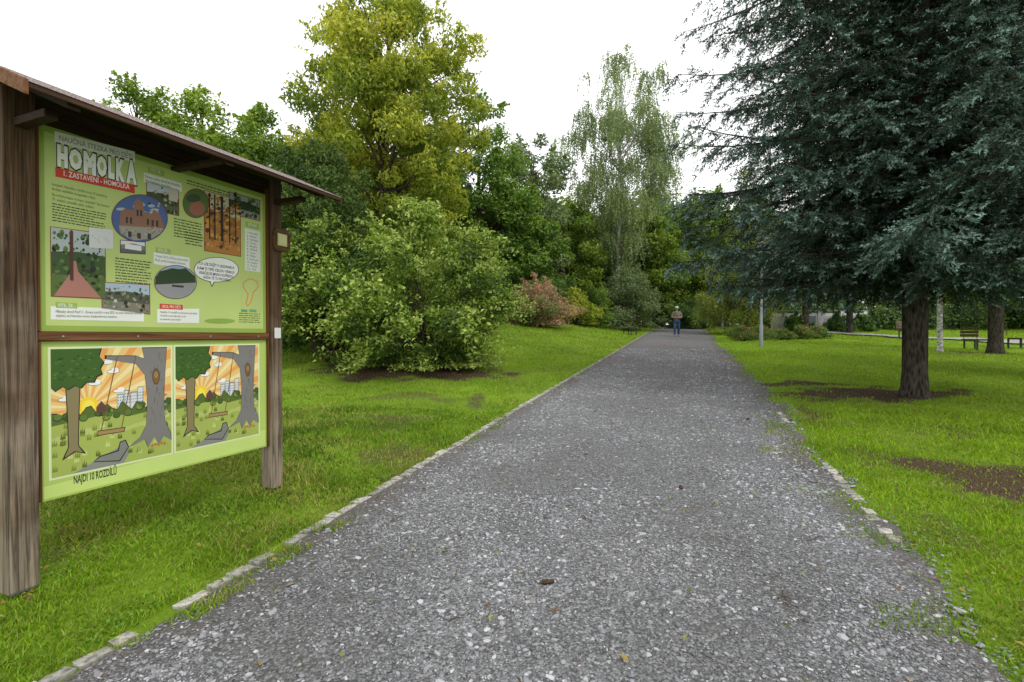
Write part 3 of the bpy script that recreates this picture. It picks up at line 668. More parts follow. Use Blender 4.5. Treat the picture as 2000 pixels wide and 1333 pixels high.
# ------------------------------------------------------------------ information board
A0 = np.array([-2.676, 2.75]); DV = np.array([.378, .926]); DV = DV / np.linalg.norm(DV)
brd = empty('information_board', (A0[0], A0[1], 0), 'roofed wooden information board with two printed green panels', 'information board')
brd.rotation_euler = (0, 0, math.atan2(DV[1], DV[0]))
W_post = wood_mat('weathered_post_wood', (.020, .011, .006), (.13, .078, .042), (.26, .21, .155))
W_dark = wood_mat('dark_stained_wood', (.018, .010, .006), (.05, .029, .017), (.05, .03, .02), False)
W_red = wood_mat('reddish_stained_wood', (.09, .036, .014), (.22, .10, .042), (.17, .08, .04), False)
W_eave = wood_mat('brown_eave_wood', (.03, .016, .010), (.085, .045, .028), (.085, .045, .028), False)
W_redz = wood_mat('reddish_batten_wood', (.07, .025, .010), (.18, .068, .025), (.12, .055, .025), True)
W_plq = wood_mat('plaque_wood', (.05, .026, .012), (.13, .07, .035), (.12, .065, .035), False)
zl = H(-2.74, 2.6); zr = H(-2.05, 4.2)
for (x0, x1, zz) in [(-.165, -.026, zl), (1.530, 1.640, zr - .03)]:
    solid('post', [box_vf(x0, x1, -.055, .075, zz + .05, 2.94)], W_post, brd, .008, 'weathered square timber post')
    cx = (x0 + x1) / 2
    solid('post_anchor', [box_vf(cx - .03, cx + .03, -.012, .012, zz - .3, zz + .06), box_vf(x0 + .02, x1 - .02, -.04, .05, zz + .035, zz + .048)], simple_mat('galvanised_steel', (.3, .3, .3), .5, metal=.8), brd, .002)
solid('backing', [box_vf(-.024, 1.528, .012, .03, .66, 2.86)], W_dark, brd, .002)
solid('rail', [box_vf(-.016, 1.526, -.03, .01, 1.572, 1.622)], W_red, brd, .004)
for (x0, x1) in ((-.016, -.002), (1.515, 1.5265)):
    solid('batten', [box_vf(x0, x1, -.028, .010, .66, 1.568)], W_redz, brd, .002)
    solid('batten', [box_vf(x0, x1, -.028, .010, 1.626, 2.85)], W_redz, brd, .002)
EX0, EX1 = -.285, 1.755; ze = 2.762; zrg = 3.018
def slope_slab(y0, z0, y1, z1, th, x0=EX0, x1=EX1):
    V = np.array([(x0, y0, z0), (x1, y0, z0), (x1, y1, z1), (x0, y1, z1), (x0, y0, z0 + th), (x1, y0, z0 + th), (x1, y1, z1 + th), (x0, y1, z1 + th)], float)
    F = np.array([(0, 3, 2, 1), (4, 5, 6, 7), (0, 1, 5, 4), (1, 2, 6, 5), (2, 3, 7, 6), (3, 0, 4, 7)])
    if y1 < y0: F = F[:, ::-1]
    return V, F
roof = solid('roof', [slope_slab(-.575, ze, -.002, zrg, .018), slope_slab(.575, ze, .002, zrg, .018)], W_dark, brd, .002, 'dark boarded gable roof with brown bitumen shingles')
M_shing = simple_mat('grey_brown_shingle', (.38, .31, .30), .7, nscale=90, noise=.4)
sh = []
sl = (zrg - ze) / .573
for row in range(6):
    ya = -.60 + row * .1; yb = ya + .135
    nx = 11
    for i in range(nx):
        xa = EX0 - .01 + (EX1 - EX0 + .02) * (i + (.5 if row % 2 else 0)) / nx; xb = min(xa + (EX1 - EX0 + .02) / nx - .005, EX1 + .01)
        if row % 2 and i == 0: sh.append(slope_slab(ya, ze + (ya + .575) * sl + .025, min(yb, -.002), ze + (min(yb, -.002) + .575) * sl + .020, .004, EX0 - .01, xa - .005))
        y2 = min(yb, -.002)
        sh.append(slope_slab(ya, ze + (ya + .575) * sl + .025, y2, ze + (y2 + .575) * sl + .020, .004, xa, xb))
        sh.append(slope_slab(-ya, ze + (ya + .575) * sl + .025, -y2, ze + (y2 + .575) * sl + .020, .004, xa, xb))
solid('shingles', sh, M_shing, roof, 0)
solid('eave_board', [box_vf(EX0, EX1, -.595, -.577, ze - .012, ze + .014)], W_eave, roof, .003)
solid('barge_board', [slope_slab(-.60, ze - .05, -.003, zrg - .038, .072, EX0 - .022, EX0 - .002)], W_red, roof, .003)
solid('barge_board', [slope_slab(.60, ze - .05, .003, zrg - .038, .072, EX0 - .022, EX0 - .002)], W_red, roof, .003)
solid('barge_board', [slope_slab(-.60, ze - .03, -.003, zrg - .018, .050, EX1 + .002, EX1 + .022)], W_eave, roof, .003)
for xx in (-.095, .76, 1.585):
    solid('bracket', [box_vf(xx - .03, xx + .03, -.36, -.057, 2.725, 2.768) if xx != .76 else box_vf(xx - .03, xx + .03, -.50, .4, 2.762, 2.79),
                      slope_slab(-.56, ze - .034, -.01, zrg - .046, .040, xx - .028, xx + .028)], W_dark, brd, .004)
solid('beam', [box_vf(-.17, 1.67, -.03, .03, 2.862, 2.93)], W_dark, brd, .004)

# artwork measured on the board plane: u,v sheet readings -> metres along board / height
def Q(u, v):
    r = (u - 1000) / 950.0
    s = (2.676 + 2.75 * r) / (.378 - .926 * r); return s, 1.6 + (656 - v) / 950.0 * (2.75 + .926 * s)
def lvl(v0, u0, u1): return 656 - (656 - v0) * (1387 - u1) / (1387 - u0)
art_mats = {}
def amat(col):
    key = tuple(round(c, 3) for c in col)
    if key not in art_mats:
        m, nt, out = new_mat('print_ink_%d' % len(art_mats)); b = N(nt, 'ShaderNodeBsdfPrincipled', Roughness=.42); b.inputs['Specular IOR Level'].default_value = .3
        tc = N(nt, 'ShaderNodeTexCoord'); no = N(nt, 'ShaderNodeTexNoise', Scale=2.0, Detail=3.0); nt.links.new(tc.outputs['Object'], no.inputs['Vector'])
        r = ramp(nt, [(.3, tuple(c * .93 for c in key)), (.7, tuple(min(1, c * 1.04) for c in key))]); nt.links.new(no.outputs['Fac'], r.inputs['Fac'])
        nt.links.new(r.outputs['Color'], b.inputs['Base Color']); nt.links.new(b.outputs['BSDF'], out.inputs['Surface']); art_mats[key] = m
    return key
class Art:
    def __init__(s, rect): s.V = []; s.F = []; s.C = []; s.rect = rect
    def poly(s, pts, col, layer):
        o = len(s.V); k = amat(col)
        for (a, b) in pts: s.V.append((a, -.0062 - layer * .00045, b))
        ar = sum(pts[i][0] * pts[(i + 1) % len(pts)][1] - pts[(i + 1) % len(pts)][0] * pts[i][1] for i in range(len(pts)))
        idx = list(range(o, o + len(pts)))
        s.F.append(idx if ar > 0 else idx[::-1]); s.C.append(k)
    def px(s, pts, col, layer): s.poly([Q(*p) for p in pts], col, layer)
    def quad(s, u0, t0, b0, u1, col, layer, t1=None, b1=None):
        if t1 is None: t1 = lvl(t0, u0, u1)
        if b1 is None: b1 = lvl(b0, u0, u1)
        s.px([(u0, t0), (u1, t1), (u1, b1), (u0, b0)], col, layer)
    def ell(s, u, v, ru, rv, col, layer, n=28):
        s.px([(u + ru * math.cos(i * 6.2832 / n), v + rv * math.sin(i * 6.2832 / n)) for i in range(n)], col, layer)
    def text(s, st, u0, t0, b0, u1, col, layer, t1=None, b1=None, grow=0.0):
        if t1 is None: t1 = lvl(t0, u0, u1)
        if b1 is None: b1 = lvl(b0, u0, u1)
        cu = bpy.data.curves.new('t', 'FONT'); cu.body = st; cu.resolution_u = 2; cu.offset = grow
        ob = bpy.data.objects.new('t', cu); COL.objects.link(ob); dg = bpy.context.evaluated_depsgraph_get(); dg.update()
        me = bpy.data.meshes.new_from_object(ob.evaluated_get(dg)); bpy.data.objects.remove(ob)
        co = [v.co.copy() for v in me.vertices]
        if not co: return
        xs = [c.x for c in co]; x0, x1 = min(xs), max(xs); y0, y1 = -.02, .73
        p = [Q(u0, t0), Q(u1, t1), Q(u1, b1), Q(u0, b0)]
        o = len(s.V); k = amat(col)
        for c in co:
            a = (c.x - x0) / (x1 - x0); b = (y1 - c.y) / (y1 - y0)
            X = (p[0][0] * (1 - a) + p[1][0] * a) * (1 - b) + (p[3][0] * (1 - a) + p[2][0] * a) * b
            Z = (p[0][1] * (1 - a) + p[1][1] * a) * (1 - b) + (p[3][1] * (1 - a) + p[2][1] * a) * b
            s.V.append((X, -.0062 - layer * .00045, Z))
        for f in me.polygons: s.F.append([o + i for i in f.vertices]); s.C.append(k)
        bpy.data.meshes.remove(me)
    def dashes(s, u0, v0, u1, nl, step, col, layer, seed=0, h=2.2):
        r = random.Random(seed)
        for i in range(nl):
            v = v0 + i * step; u = u0; end = u1 - r.uniform(0, .25) * (u1 - u0) * (1 if i % 4 == 3 else .2)
            while u < end:
                w = r.uniform(3, 11); a, b = u, min(u + w, end)
                if b - a > 1: s.quad(a, lvl(v, u0, a), lvl(v + h, u0, a), b, col, layer, lvl(v, u0, b), lvl(v + h, u0, b))
                u += w + 1.6
    def build(s, name, parent, base_col, label):
        x0, x1, z0, z1 = s.rect; V, F = box_vf(x0, x1, -.006, .0115, z0, z1)
        o = len(V); verts = [tuple(v) for v in V] + s.V; kb = amat(base_col)
        faces = [list(map(int, f)) for f in F] + [[i + o for i in f] for f in s.F]; keys = [kb] * len(F) + s.C
        me = bpy.data.meshes.new(name); me.from_pydata(verts, [], faces); names = list(dict.fromkeys(keys)); ix = {k: i for i, k in enumerate(names)}
        for k in names: me.materials.append(art_mats[k])
        me.polygons.foreach_set('material_index', [ix[k] for k in keys]); me.update()
        ob = bpy.data.objects.new(name, me); ob["label"] = label; return link(ob, parent)

GRNP = (.50, .61, .20); GRNE = (.30, .42, .08); BLK = (.02, .02, .018); WHT = (.86, .86, .84); RED = (.60, .05, .025); TXT = (.06, .07, .03)
up = Art((0, 1.514, 1.626, 2.80))
up.poly([(.03, 1.66), (1.485, 1.66), (1.485, 2.765), (.03, 2.765)], GRNP, 0.3)
up.quad(109, 258, 280, 265, (.82, .82, .80), 2, 298, 319)
up.text('NAUČNÁ STEZKA PRO DĚTI', 118, 265, 276, 260, (.16, .16, .15), 3, 303, 313)
def title(st, lets, heights, grow, ins, layer, col):
    for ch, (a, b), (t, bo) in zip(st, lets, heights):
        up.text(ch, a + ins, t + ins, bo - ins, b - ins, col, layer, t + ins + (b - a) * .30, bo - ins + (b - a) * .22, grow=grow)
LET = [(113, 135), (136, 163), (164, 190), (190, 211), (212, 226), (227, 246), (247, 269)]
HT = [(283, 324), (290, 328), (296, 338), (304, 342), (307, 347), (310, 352), (312, 356)]
title('HOMOLKA', LET, HT, .10, -1.0, 2.5, BLK)
title('HOMOLKA', LET, HT, .078, .8, 3.5, (.93, .93, .91))
up.quad(110, 328, 346, 264, RED, 4, 362, 379)
up.text('1. ZASTAVENÍ - HOMOLKA', 126, 334, 345, 254, WHT, 5, 361, 371, grow=.01)
up.text('Lesopark Homolka s výměrou cca 10 hektarů je', 103, 357, 363, 210, TXT, 2)
up.text('druhým největším lesoparkem v Plzni.', 103, 366, 372, 188, TXT, 2)
up.text('Na vrcholu kopce ve tvaru „homolka“ byl koncem', 103, 377, 383, 214, TXT, 2)
up.text('19. století umístěn altán sídlem.', 103, 386, 392, 185, TXT, 2)
up.dashes(103, 397, 208, 7, 5.4, TXT, 2, 1)
def label_tab(st, u0, t0, b0, u1, col=(.32, .46, .11)):
    up.quad(u0, t0, b0, u1, col, 3.5); up.text(st, u0 + 4, t0 + 2.2, b0 - 2, u1 - 4, WHT, 4.5)
def photo(u0, t0, b0, u1, sky, mid, low, border=(.25, .06, .03), seed=0, blobs=None, t1=None, b1=None):
    if t1 is None: t1 = lvl(t0, u0, u1)
    if b1 is None: b1 = lvl(b0, u0, u1)
    up.quad(u0 - 1.5, t0 - 1.5, b0 + 1.5, u1 + 1.5, border, 3, t1 - 1.5, b1 + 1.5)
    up.quad(u0, t0, b0, u1, sky, 3.6, t1, b1)
    h0 = t0 + (b0 - t0) * .35; h1 = t1 + (b1 - t1) * .35; g0 = t0 + (b0 - t0) * .68; g1 = t1 + (b1 - t1) * .68
    up.px([(u0, h0), ((u0 + u1) / 2, (h0 + h1) / 2 - 4), (u1, h1), (u1, b1), (u0, b0)], mid, 4.2)
    up.px([(u0, g0), (u1, g1), (u1, b1), (u0, b0)], low, 4.8)
    r = random.Random(seed)
    if blobs:
        for i in range(blobs[0]):
            a = r.random(); b = r.uniform(.05, .95); uu = u0 + (u1 - u0) * (.04 + .92 * a); vv = (t0 + (t1 - t0) * a) * (1 - b) + (b0 + (b1 - b0) * a) * b; q = r.uniform(1.0, blobs[2])
            up.ell(uu, vv, q, q * r.uniform(.6, 1.4), r.choice(blobs[1]), 5.2 + .4 * (i % 3), 7)
OR = [(.5, .2, .03), (.62, .32, .06), (.30, .09, .02), (.2, .12, .04), (.08, .03, .015)]
GB = [(.02, .05, .01), (.06, .12, .02), (.12, .2, .05), (.03, .03, .02)]
photo(288, 357, 408, 349, (.5, .55, .6), (.06, .08, .03), (.10, .12, .05), seed=1, blobs=(40, GB + [(.4, .38, .33)], 4))
up.quad(330, 368, 392, 347, (.55, .5, .42), 7)
photo(400, 373, 489, 469, (.55, .5, .35), (.35, .17, .04), (.45, .2, .05), seed=2, blobs=(190, OR, 4.5))
for (a, w) in [(408, 2.5), (418, 3), (431, 5), (447, 2.5), (459, 2)]:
    up.quad(a, lvl(375, 400, a), lvl(478, 400, a) - 12, a + w, (.03, .02, .015), 7.4)
photo(449, 376, 417, 507, (.3, .35, .4), (.03, .05, .02), (.28, .28, .27), seed=3, blobs=(45, GB, 4))
up.ell(383, 398, 26, 29, (.25, .06, .03), 5.6); up.ell(383, 398, 24.5, 27.5, (.10, .16, .05), 6); up.ell(385, 408, 15, 14, (.36, .14, .09), 6.4); up.ell(378, 388, 14, 8, (.05, .09, .03), 6.6)
photo(100, 444, 578, 205, (.45, .5, .5), (.05, .09, .03), (.10, .15, .04), seed=4, blobs=(130, GB, 5.5), t1=458, b1=583)
up.px([(104, 578), (196, 582), (152, 530), (148, 510), (143, 510), (140, 530)], (.42, .19, .15), 7); up.quad(136, 455, 548, 143, (.09, .04, .02), 7.6)
up.ell(139.5, 456, 4, 6, (.12, .05, .03), 7.8)
up.quad(174, 444, 484, 221, (.66, .67, .66), 8, 450, 487); 
for i in range(9): up.px([(178 + i * 4.4, 458 + (i % 3) * 4), (182 + i * 4.2, 462 + (i % 4) * 4), (181 + i * 4.2, 463 + (i % 4) * 4)], (.4, .4, .4), 8.5)
up.ell(273, 427, 55, 46.5, (.15, .03, .02), 5.4, 40); up.ell(273, 427, 53.5, 45, (.07, .13, .32), 5.9, 40)
r_ = random.Random(5)
for i in range(14): up.ell(235 + r_.random() * 70, 398 + r_.random() * 24, 6 + 4 * r_.random(), 3, (.4, .45, .52), 6.2, 9)
up.px([(236, 415), (244, 408), (262, 412), (262, 395), (270, 388), (280, 397), (281, 414), (297, 418), (300, 410), (312, 418), (320, 440), (317, 450), (300, 463), (262, 466), (232, 452)], (.28, .14, .09), 6.7)
up.px([(232, 441), (320, 447), (312, 457), (295, 467), (262, 470), (236, 457)], (.33, .31, .26), 7.1)
for (a, b) in [(246, 424), (254, 425), (267, 410), (274, 411), (287, 428), (296, 430), (305, 431)]:
    up.quad(a, b, b + 12, a + 4, (.04, .03, .03), 7.4)
for (a, b) in [(250, 452), (268, 455), (288, 456)]: up.quad(a, b, b + 11, a + 7, (.05, .04, .035), 7.5)
for i in range(26): up.ell(238 + r_.random() * 76, 445 + r_.random() * 18, 2.2, 1.6, r_.choice([(.42, .4, .34), (.2, .18, .15)]), 7.3, 6)
photo(236, 470, 493, 283, (.7, .7, .7), (.2, .2, .2), (.12, .12, .12), border=(.05, .05, .05), seed=6, t1=474, b1=496); up.quad(244, 476, 486, 276, (.75, .75, .75), 6)
photo(199, 552, 601, 291, (.4, .5, .6), (.09, .09, .07), (.22, .2, .16), seed=7, blobs=(70, GB + [(.35, .3, .2), (.5, .5, .48)], 4), t1=557, b1=613)
up.ell(342, 551, 42, 33, (.2, .06, .04), 5.5, 36); up.ell(342, 551, 40.5, 31.5, (.32, .42, .55), 5.9, 36)
up.px([(303, 542), (312, 530), (325, 527), (335, 524), (350, 526), (362, 524), (380, 540), (382, 552), (340, 560), (302, 557)], (.03, .06, .02), 6.3)
up.px([(302, 556), (382, 552), (378, 566), (362, 578), (340, 582), (318, 577), (306, 566)], (.3, .3, .31), 6.6)
up.quad(335, 556, 560, 358, (.04, .04, .03), 7)
def wbox(u0, t0, b0, u1, t1=None, b1=None): up.quad(u0, t0, b0, u1, (.80, .82, .77), 3, t1, b1)
wbox(282, 338, 356, 356); label_tab('VÍTE, ŽE...', 290, 327, 337, 322)
up.text('Novou osobu zámeček Homolka', 285, 342, 348, 352, TXT, 4); up.text('byla otevřena v roce 2013.', 285, 350, 355, 335, TXT, 4)
up.dashes(366, 352, 470, 2, 5.5, TXT, 2, 8); up.dashes(340, 426, 396, 7, 5.6, TXT, 2, 9); up.dashes(362, 452, 398, 5, 5.6, TXT, 2, 10)
up.dashes(225, 503, 297, 9, 5.6, TXT, 2, 11)
wbox(300, 493, 516, 370); label_tab('VÍTE, ŽE...', 304, 483, 493, 333)
up.text('V letech 2012 a 2013 na tomto místě', 303, 497, 502, 366, TXT, 4); up.text('Plzeň prošla kompletní obnovou,', 303, 505, 510, 362, TXT, 4)
up.quad(478, 446, 528, 508, (.74, .77, .70), 3); label_tab('ZASTAVENÍ', 480, 433, 443, 505)
for i, t in enumerate(['1. Homolka', '2. Altán', '3. Vyhlídka', '4. Totem', '5. Skalka', '6. Hřiště', '7. Les', '8. Mlýn', '9. Knihovna', '10. Kaple', '11. Potok', '12. Cíl']):
    up.text(t, 482, 452 + i * 6.4, 456 + i * 6.4, 482 + 8 + len(t) * 1.3, TXT, 4)
up.quad(470, 542, 606, 509, (.50, .58, .21), 3)
def ring(pts, w, col, layer):
    n = len(pts)
    for i in range(n):
        a = np.array(pts[i], float); b = np.array(pts[(i + 1) % n], float); d = b - a; l = np.linalg.norm(d) + 1e-6; p = np.array([-d[1], d[0]]) / l * w / 2
        up.px([tuple(a + p), tuple(b + p), tuple(b - p), tuple(a - p)], col, layer + (i % 2) * .1)
ring([(479, 549), (486, 545), (494, 546), (501, 550), (504, 558), (500, 566), (494, 570), (492, 580), (488, 592), (483, 598), (479, 594), (482, 584), (484, 574), (479, 568), (474, 560), (475, 553)], 1.7, (.7, .25, .03), 4)
up.dashes(466, 611, 508, 5, 4.2, TXT, 2, 12, 1.4); up.quad(470, 604, 609, 482, (.1, .35, .2), 4); up.quad(486, 604, 609, 500, (.15, .4, .2), 4)
up.ell(422, 527, 44, 24.5, BLK, 3.8, 34); up.ell(422, 527, 42.8, 23.4, WHT, 4.3, 34)
up.px([(408, 548), (420, 549), (413, 561)], BLK, 3.9); up.px([(409.5, 546), (418.5, 547), (413, 558)], WHT, 4.5)
for i, (t, a, b) in enumerate([('CO LZE ZAŽÍT V LESOPARKU?', 388, 457), ('DÁM TI TIPŮ CELOU VÁRKU!', 385, 457), ('KRÁČEJ SE MNOU KUPŘEDU,', 389, 455), ('RÁDA TĚ TU PROVEDU.', 397, 450)]):
    v = 511 + i * 9.2; up.text(t, a, v, v + 5.6, b, BLK, 5, grow=.02)
wbox(98, 598, 624, 280, 604, 628); label_tab('VÍTE, ŽE...', 108, 590, 601, 150)
up.text('Městský obvod Plzeň 2 - Slovany otevřel v roce 2021 ve svém zrekonstruovaném', 108, 605, 611, 276, TXT, 5, 609, 614)
up.text('objektu na Homolce novou bezbariérovou kavárnu.', 108, 613, 619, 228, TXT, 5, 616, 621)
wbox(306, 604, 630, 388, 603, 631); up.quad(311, 593, 603, 356, RED, 3.6); up.text('ÚKOL PRO DĚTI', 315, 595, 601, 352, WHT, 4.6)
up.text('Najděte 10 rozdílů na obrázcích pod tabulí.', 312, 607, 611, 384, TXT, 5); up.text('Ohniště ve vaší trdle, kdy a za jak', 312, 614, 618, 362, TXT, 5); up.text('na Homolce pivní pánky?', 312, 621, 625, 352, TXT, 5)
up.ell(428, 627, 30, 5, (.26, .40, .07), 3)
up.build('upper_panel', brd, GRNE, 'light green printed information panel with photos and text')

low = Art((0, 1.514, .655, 1.568))
low.poly([(.012, .69), (1.502, .69), (1.502, 1.555), (.012, 1.555)], (.44, .58, .14), .3)
low.poly([(.012, .667), (1.502, .667), (1.502, .80), (.012, .74)], (.55, .70, .20), .5)
sA, zt_ = Q(97, 682); sB, _ = Q(332, 682); _, zb_ = Q(332, 884); sC, _ = Q(341, 680); sD, _ = Q(503, 680)
def cartoon(x0, x1, z0, z1, var):
    def m(p): return (x0 + (x1 - x0) * min(max(p[0], 0), 1), z0 + (z1 - z0) * min(max(p[1], 0), 1))
    def pl(pts, col, ly): low.poly([m(p) for p in pts], col, ly)
    def el(cx, cy, rx, ry, col, ly, n=20): pl([(cx + rx * math.cos(i * 6.2832 / n), cy + ry * math.sin(i * 6.2832 / n)) for i in range(n)], col, ly)
    e = .012; low.poly([(x0 - e, z0 - e), (x1 + e, z0 - e), (x1 + e, z1 + e), (x0 - e, z1 + e)], (.72, .80, .48), 1)
    pl([(0, 0), (1, 0), (1, 1), (0, 1)], (.80, .56, .20), 1.6)
    sx_, sy_ = .27, .52
    for i in range(18):
        a0 = math.pi * (i / 18) * 1.1 - .1; a1 = a0 + math.pi / 18 * .52; Rr = 1.3
        def clipr(a):
            c, s_ = math.cos(a), math.sin(a); t = Rr
            if c > 0: t = min(t, (1 - sx_) / c)
            if c < 0: t = min(t, sx_ / -c)
            if s_ > 0: t = min(t, (1 - sy_) / s_)
            return (sx_ + c * t, sy_ + s_ * t)
        pl([(sx_, sy_), clipr(a0), clipr(a1)], (.80, .36, .10) if i % 2 else (.86, .72, .36), 2)
    el(sx_, sy_, .075, .085, (.9, .62, .03), 2.6); el(sx_, sy_, .05, .058, (.92, .75, .1), 2.8)
    for (cx, cy) in [(.32, .71), (.47, .80), (.10, .60), (.52, .63), (.42, .88)]:
        el(cx, cy, .055, .018, BLK, 2.85); el(cx, cy, .051, .015, WHT, 3.0); el(cx + .015, cy + .014, .03, .018, WHT, 3.05)
    for (bx, bw, bh) in [(.50, .055, .10), (.56, .05, .13), (.615, .06, .11), (.68, .05, .15)]:
        pl([(bx, .47), (bx + bw, .47), (bx + bw, .50 + bh), (bx, .50 + bh)], BLK, 3.1); pl([(bx + .003, .47), (bx + bw - .003, .47), (bx + bw - .003, .495 + bh), (bx + .003, .495 + bh)], (.66, .70, .74), 3.2)
        for i in range(4):
            for j in range(3): pl([(bx + .008 + j * bw / 3.3, .515 + i * .026), (bx + .016 + j * bw / 3.3, .515 + i * .026), (bx + .016 + j * bw / 3.3, .527 + i * .026), (bx + .008 + j * bw / 3.3, .527 + i * .026)], (.2, .28, .35), 3.3)
    rr = random.Random(3)
    pts = [(0, 0), (1, 0), (1, .52)] + [(1 - i / 24, .49 + .035 * math.sin(i * 1.9) + .02 * rr.random()) for i in range(1, 24)] + [(0, .50)]
    pl(pts, BLK, 3.4); pl([(a, b - .008 if b > 0 else 0) for a, b in pts], (.10, .15, .03), 3.5)
    pl([(0, 0), (1, 0), (1, .38), (.8, .42), (.6, .40), (.45, .45), (.2, .42), (0, .40)], (.37, .45, .10), 3.7)
    pl([(0, .30), (.2, .36), (.5, .30), (.8, .35), (1, .30), (1, .26), (.7, .30), (.45, .25), (.2, .31), (0, .25)], (.46, .53, .15), 3.8)
    for i in range(22):
        cx, cy = rr.random(), rr.uniform(.40, .50); el(cx, cy, .035, .03, (.02, .04, .01), 3.9, 9); el(cx, cy + .004, .031, .026, rr.choice([(.12, .2, .04), (.2, .28, .05), (.07, .12, .03)]), 4.0, 9)
    pl([(.33, .46), (.41, .46), (.41, .51), (.37, .56), (.33, .51)], (.12, .06, .05), 4.05)
    pl([(.15, 0), (.55, 0), (.62, .10), (.50, .14), (.30, .06)], (.25, .26, .23), 4.1)
    for i in range(46):
        cx, cy = rr.random(), rr.uniform(.02, .38); w = .02
        pl([(cx - w, cy), (cx - w * .6, cy + .05), (cx - w * .2, cy + .012), (cx, cy + .065), (cx + w * .3, cy + .012), (cx + w * .8, cy + .045), (cx + w, cy)], rr.choice([(.10, .14, .02), (.55, .62, .2), (.2, .26, .04)]), 4.2)
    pl([(.30, .06), (.52, .02), (.60, .13), (.57, .20), (.52, .19), (.50, .12), (.35, .10)], BLK, 4.4); pl([(.31, .065), (.515, .03), (.59, .13), (.565, .19), (.525, .18), (.51, .11), (.36, .092)], (.22, .22, .20), 4.5)
    pl([(.07, .12), (.115, .22), (.11, .45), (.095, .80), (.215, .80), (.20, .45), (.195, .22), (.25, .14), (.17, .17)], BLK, 4.6)
    pl([(.09, .14), (.122, .22), (.117, .45), (.102, .80), (.208, .80), (.193, .45), (.188, .22), (.225, .155), (.165, .18)], (.25, .21, .10), 4.7)
    blob = [(0, .70), (.03, .665), (.08, .70), (.12, .67), (.17, .70), (.22, .675), (.26, .72), (.32, .715), (.34, .76), (.385, .78), (.37, .83), (.40, .88), (.36, .93), (.38, 1), (0, 1)]
    pl(blob, BLK, 4.8); pl([(a * .975, b + .008) for a, b in blob], (.05, .12, .02), 4.9)
    for i in range(40):
        cx, cy = rr.uniform(.02, .34), rr.uniform(.75, .97); el(cx, cy, .014, .007, rr.choice([(.03, .07, .012), (.09, .19, .03)]), 5.0, 6)
    tr_ = [(.58, .12), (.70, .20), (.755, .30), (.765, .55), (.745, .75), (.66, .86), (.40, .91), (.40, .94), (.66, .93), (.74, .90), (.72, 1), (.96, 1), (.945, .80), (.93, .55), (.935, .32), (.98, .22), (1, .17), (1, .12), (.92, .17), (.87, .10), (.83, .18), (.77, .09), (.74, .17)]
    pl(tr_, BLK, 5.1)
    cx_ = .84
    pl([(cx_ + (a - cx_) * .965, b * .99 + .003) for a, b in tr_], (.21, .20, .19), 5.2)
    for i in range(34):
        cx, cy = rr.uniform(.775, .925), rr.uniform(.22, .97); pl([(cx, cy), (cx + .006, cy + .05), (cx + .002, cy + .05)], (.06, .055, .05), 5.3)
    el(.852, .73, .036, .075, BLK, 5.4); el(.852, .73, .031, .068, (.20, .11, .04), 5.5); el(.852, .745, .02, .03, (.33, .2, .08), 5.6)
    for i in range(3): pl([(.93, .36 + i * .09), (.965, .375 + i * .09), (.93, .39 + i * .09)], (.3, .26, .22), 5.4)
    for (xa, ya, xb, yb) in [(.50, .925, .36 + var, .30), (.66, .925, .53 + var, .30)]:
        pl([(xa, ya), (xa + .008, ya), (xb + .008, yb), (xb, yb)], (.16, .09, .03), 5.7)
    pl([(.33 + var, .27), (.56 + var, .27), (.57 + var, .31), (.34 + var, .315)], BLK, 5.8); pl([(.335 + var, .276), (.555 + var, .276), (.563 + var, .304), (.345 + var, .308)], (.36, .24, .10), 5.9)
    for i in range(5): el(.93 - .03 * i, .10 + .01 * (i % 2), .014, .014, (.5, .16, .06), 5.7, 8)
cartoon(sA, sB, zb_, zt_, 0); cartoon(sC, sD, zb_, zt_, .02)
low.text('NAJDI 10 ROZDÍLŮ', 140, 930, 946, 224, BLK, 2, 912, 927, grow=.02)
low.build('lower_panel', brd, (.38, .52, .10), 'green printed panel with two cartoon forest pictures')
pts = [(-.075, -.11), (.075, -.11), (.10, -.06), (.10, .06), (.06, .11), (-.06, .11), (-.10, .06), (-.10, -.06)]
cxp, czp, sc_ = 1.622, 2.43, .88; n = len(pts)
me = bpy.data.meshes.new('plaque'); me.from_pydata([(cxp + a * sc_, -.078, czp + b * sc_) for a, b in pts] + [(cxp + a * sc_, -.056, czp + b * sc_) for a, b in pts], [], [list(range(n)), list(range(n, 2 * n))[::-1]] + [[i, i + n, (i + 1) % n + n, (i + 1) % n] for i in range(n)])
me.materials.append(W_plq); plq = link(bpy.data.objects.new('plaque', me), brd)
solid('plaque_plate', [box_vf(cxp - .050, cxp + .050, -.083, -.079, 2.378, 2.482)], art_mats[amat((.50, .56, .22))], plq, .002)
solid('plaque_plate_inner', [box_vf(cxp - .040, cxp + .040, -.0855, -.0835, 2.388, 2.472)], art_mats[amat((.62, .60, .30))], plq, 0)
solid('small_white_plate', [box_vf(1.555, 1.620, -.060, -.0565, 1.58, 1.67)], art_mats[amat((.7, .7, .68))], brd, 0)
M_screw = simple_mat('screw_steel', (.5, .5, .5), .35, metal=.9)
for xx in (.1, .5, 1.0, 1.42):
    V = np.array([(xx + .006 * math.cos(i * .785), -.0305, 1.597 + .006 * math.sin(i * .785)) for i in range(8)] + [(xx, -.0325, 1.597)])
    link(fast_mesh('screw', V, np.array([(i, (i + 1) % 8, 8) for i in range(8)]), [M_screw]), brd)

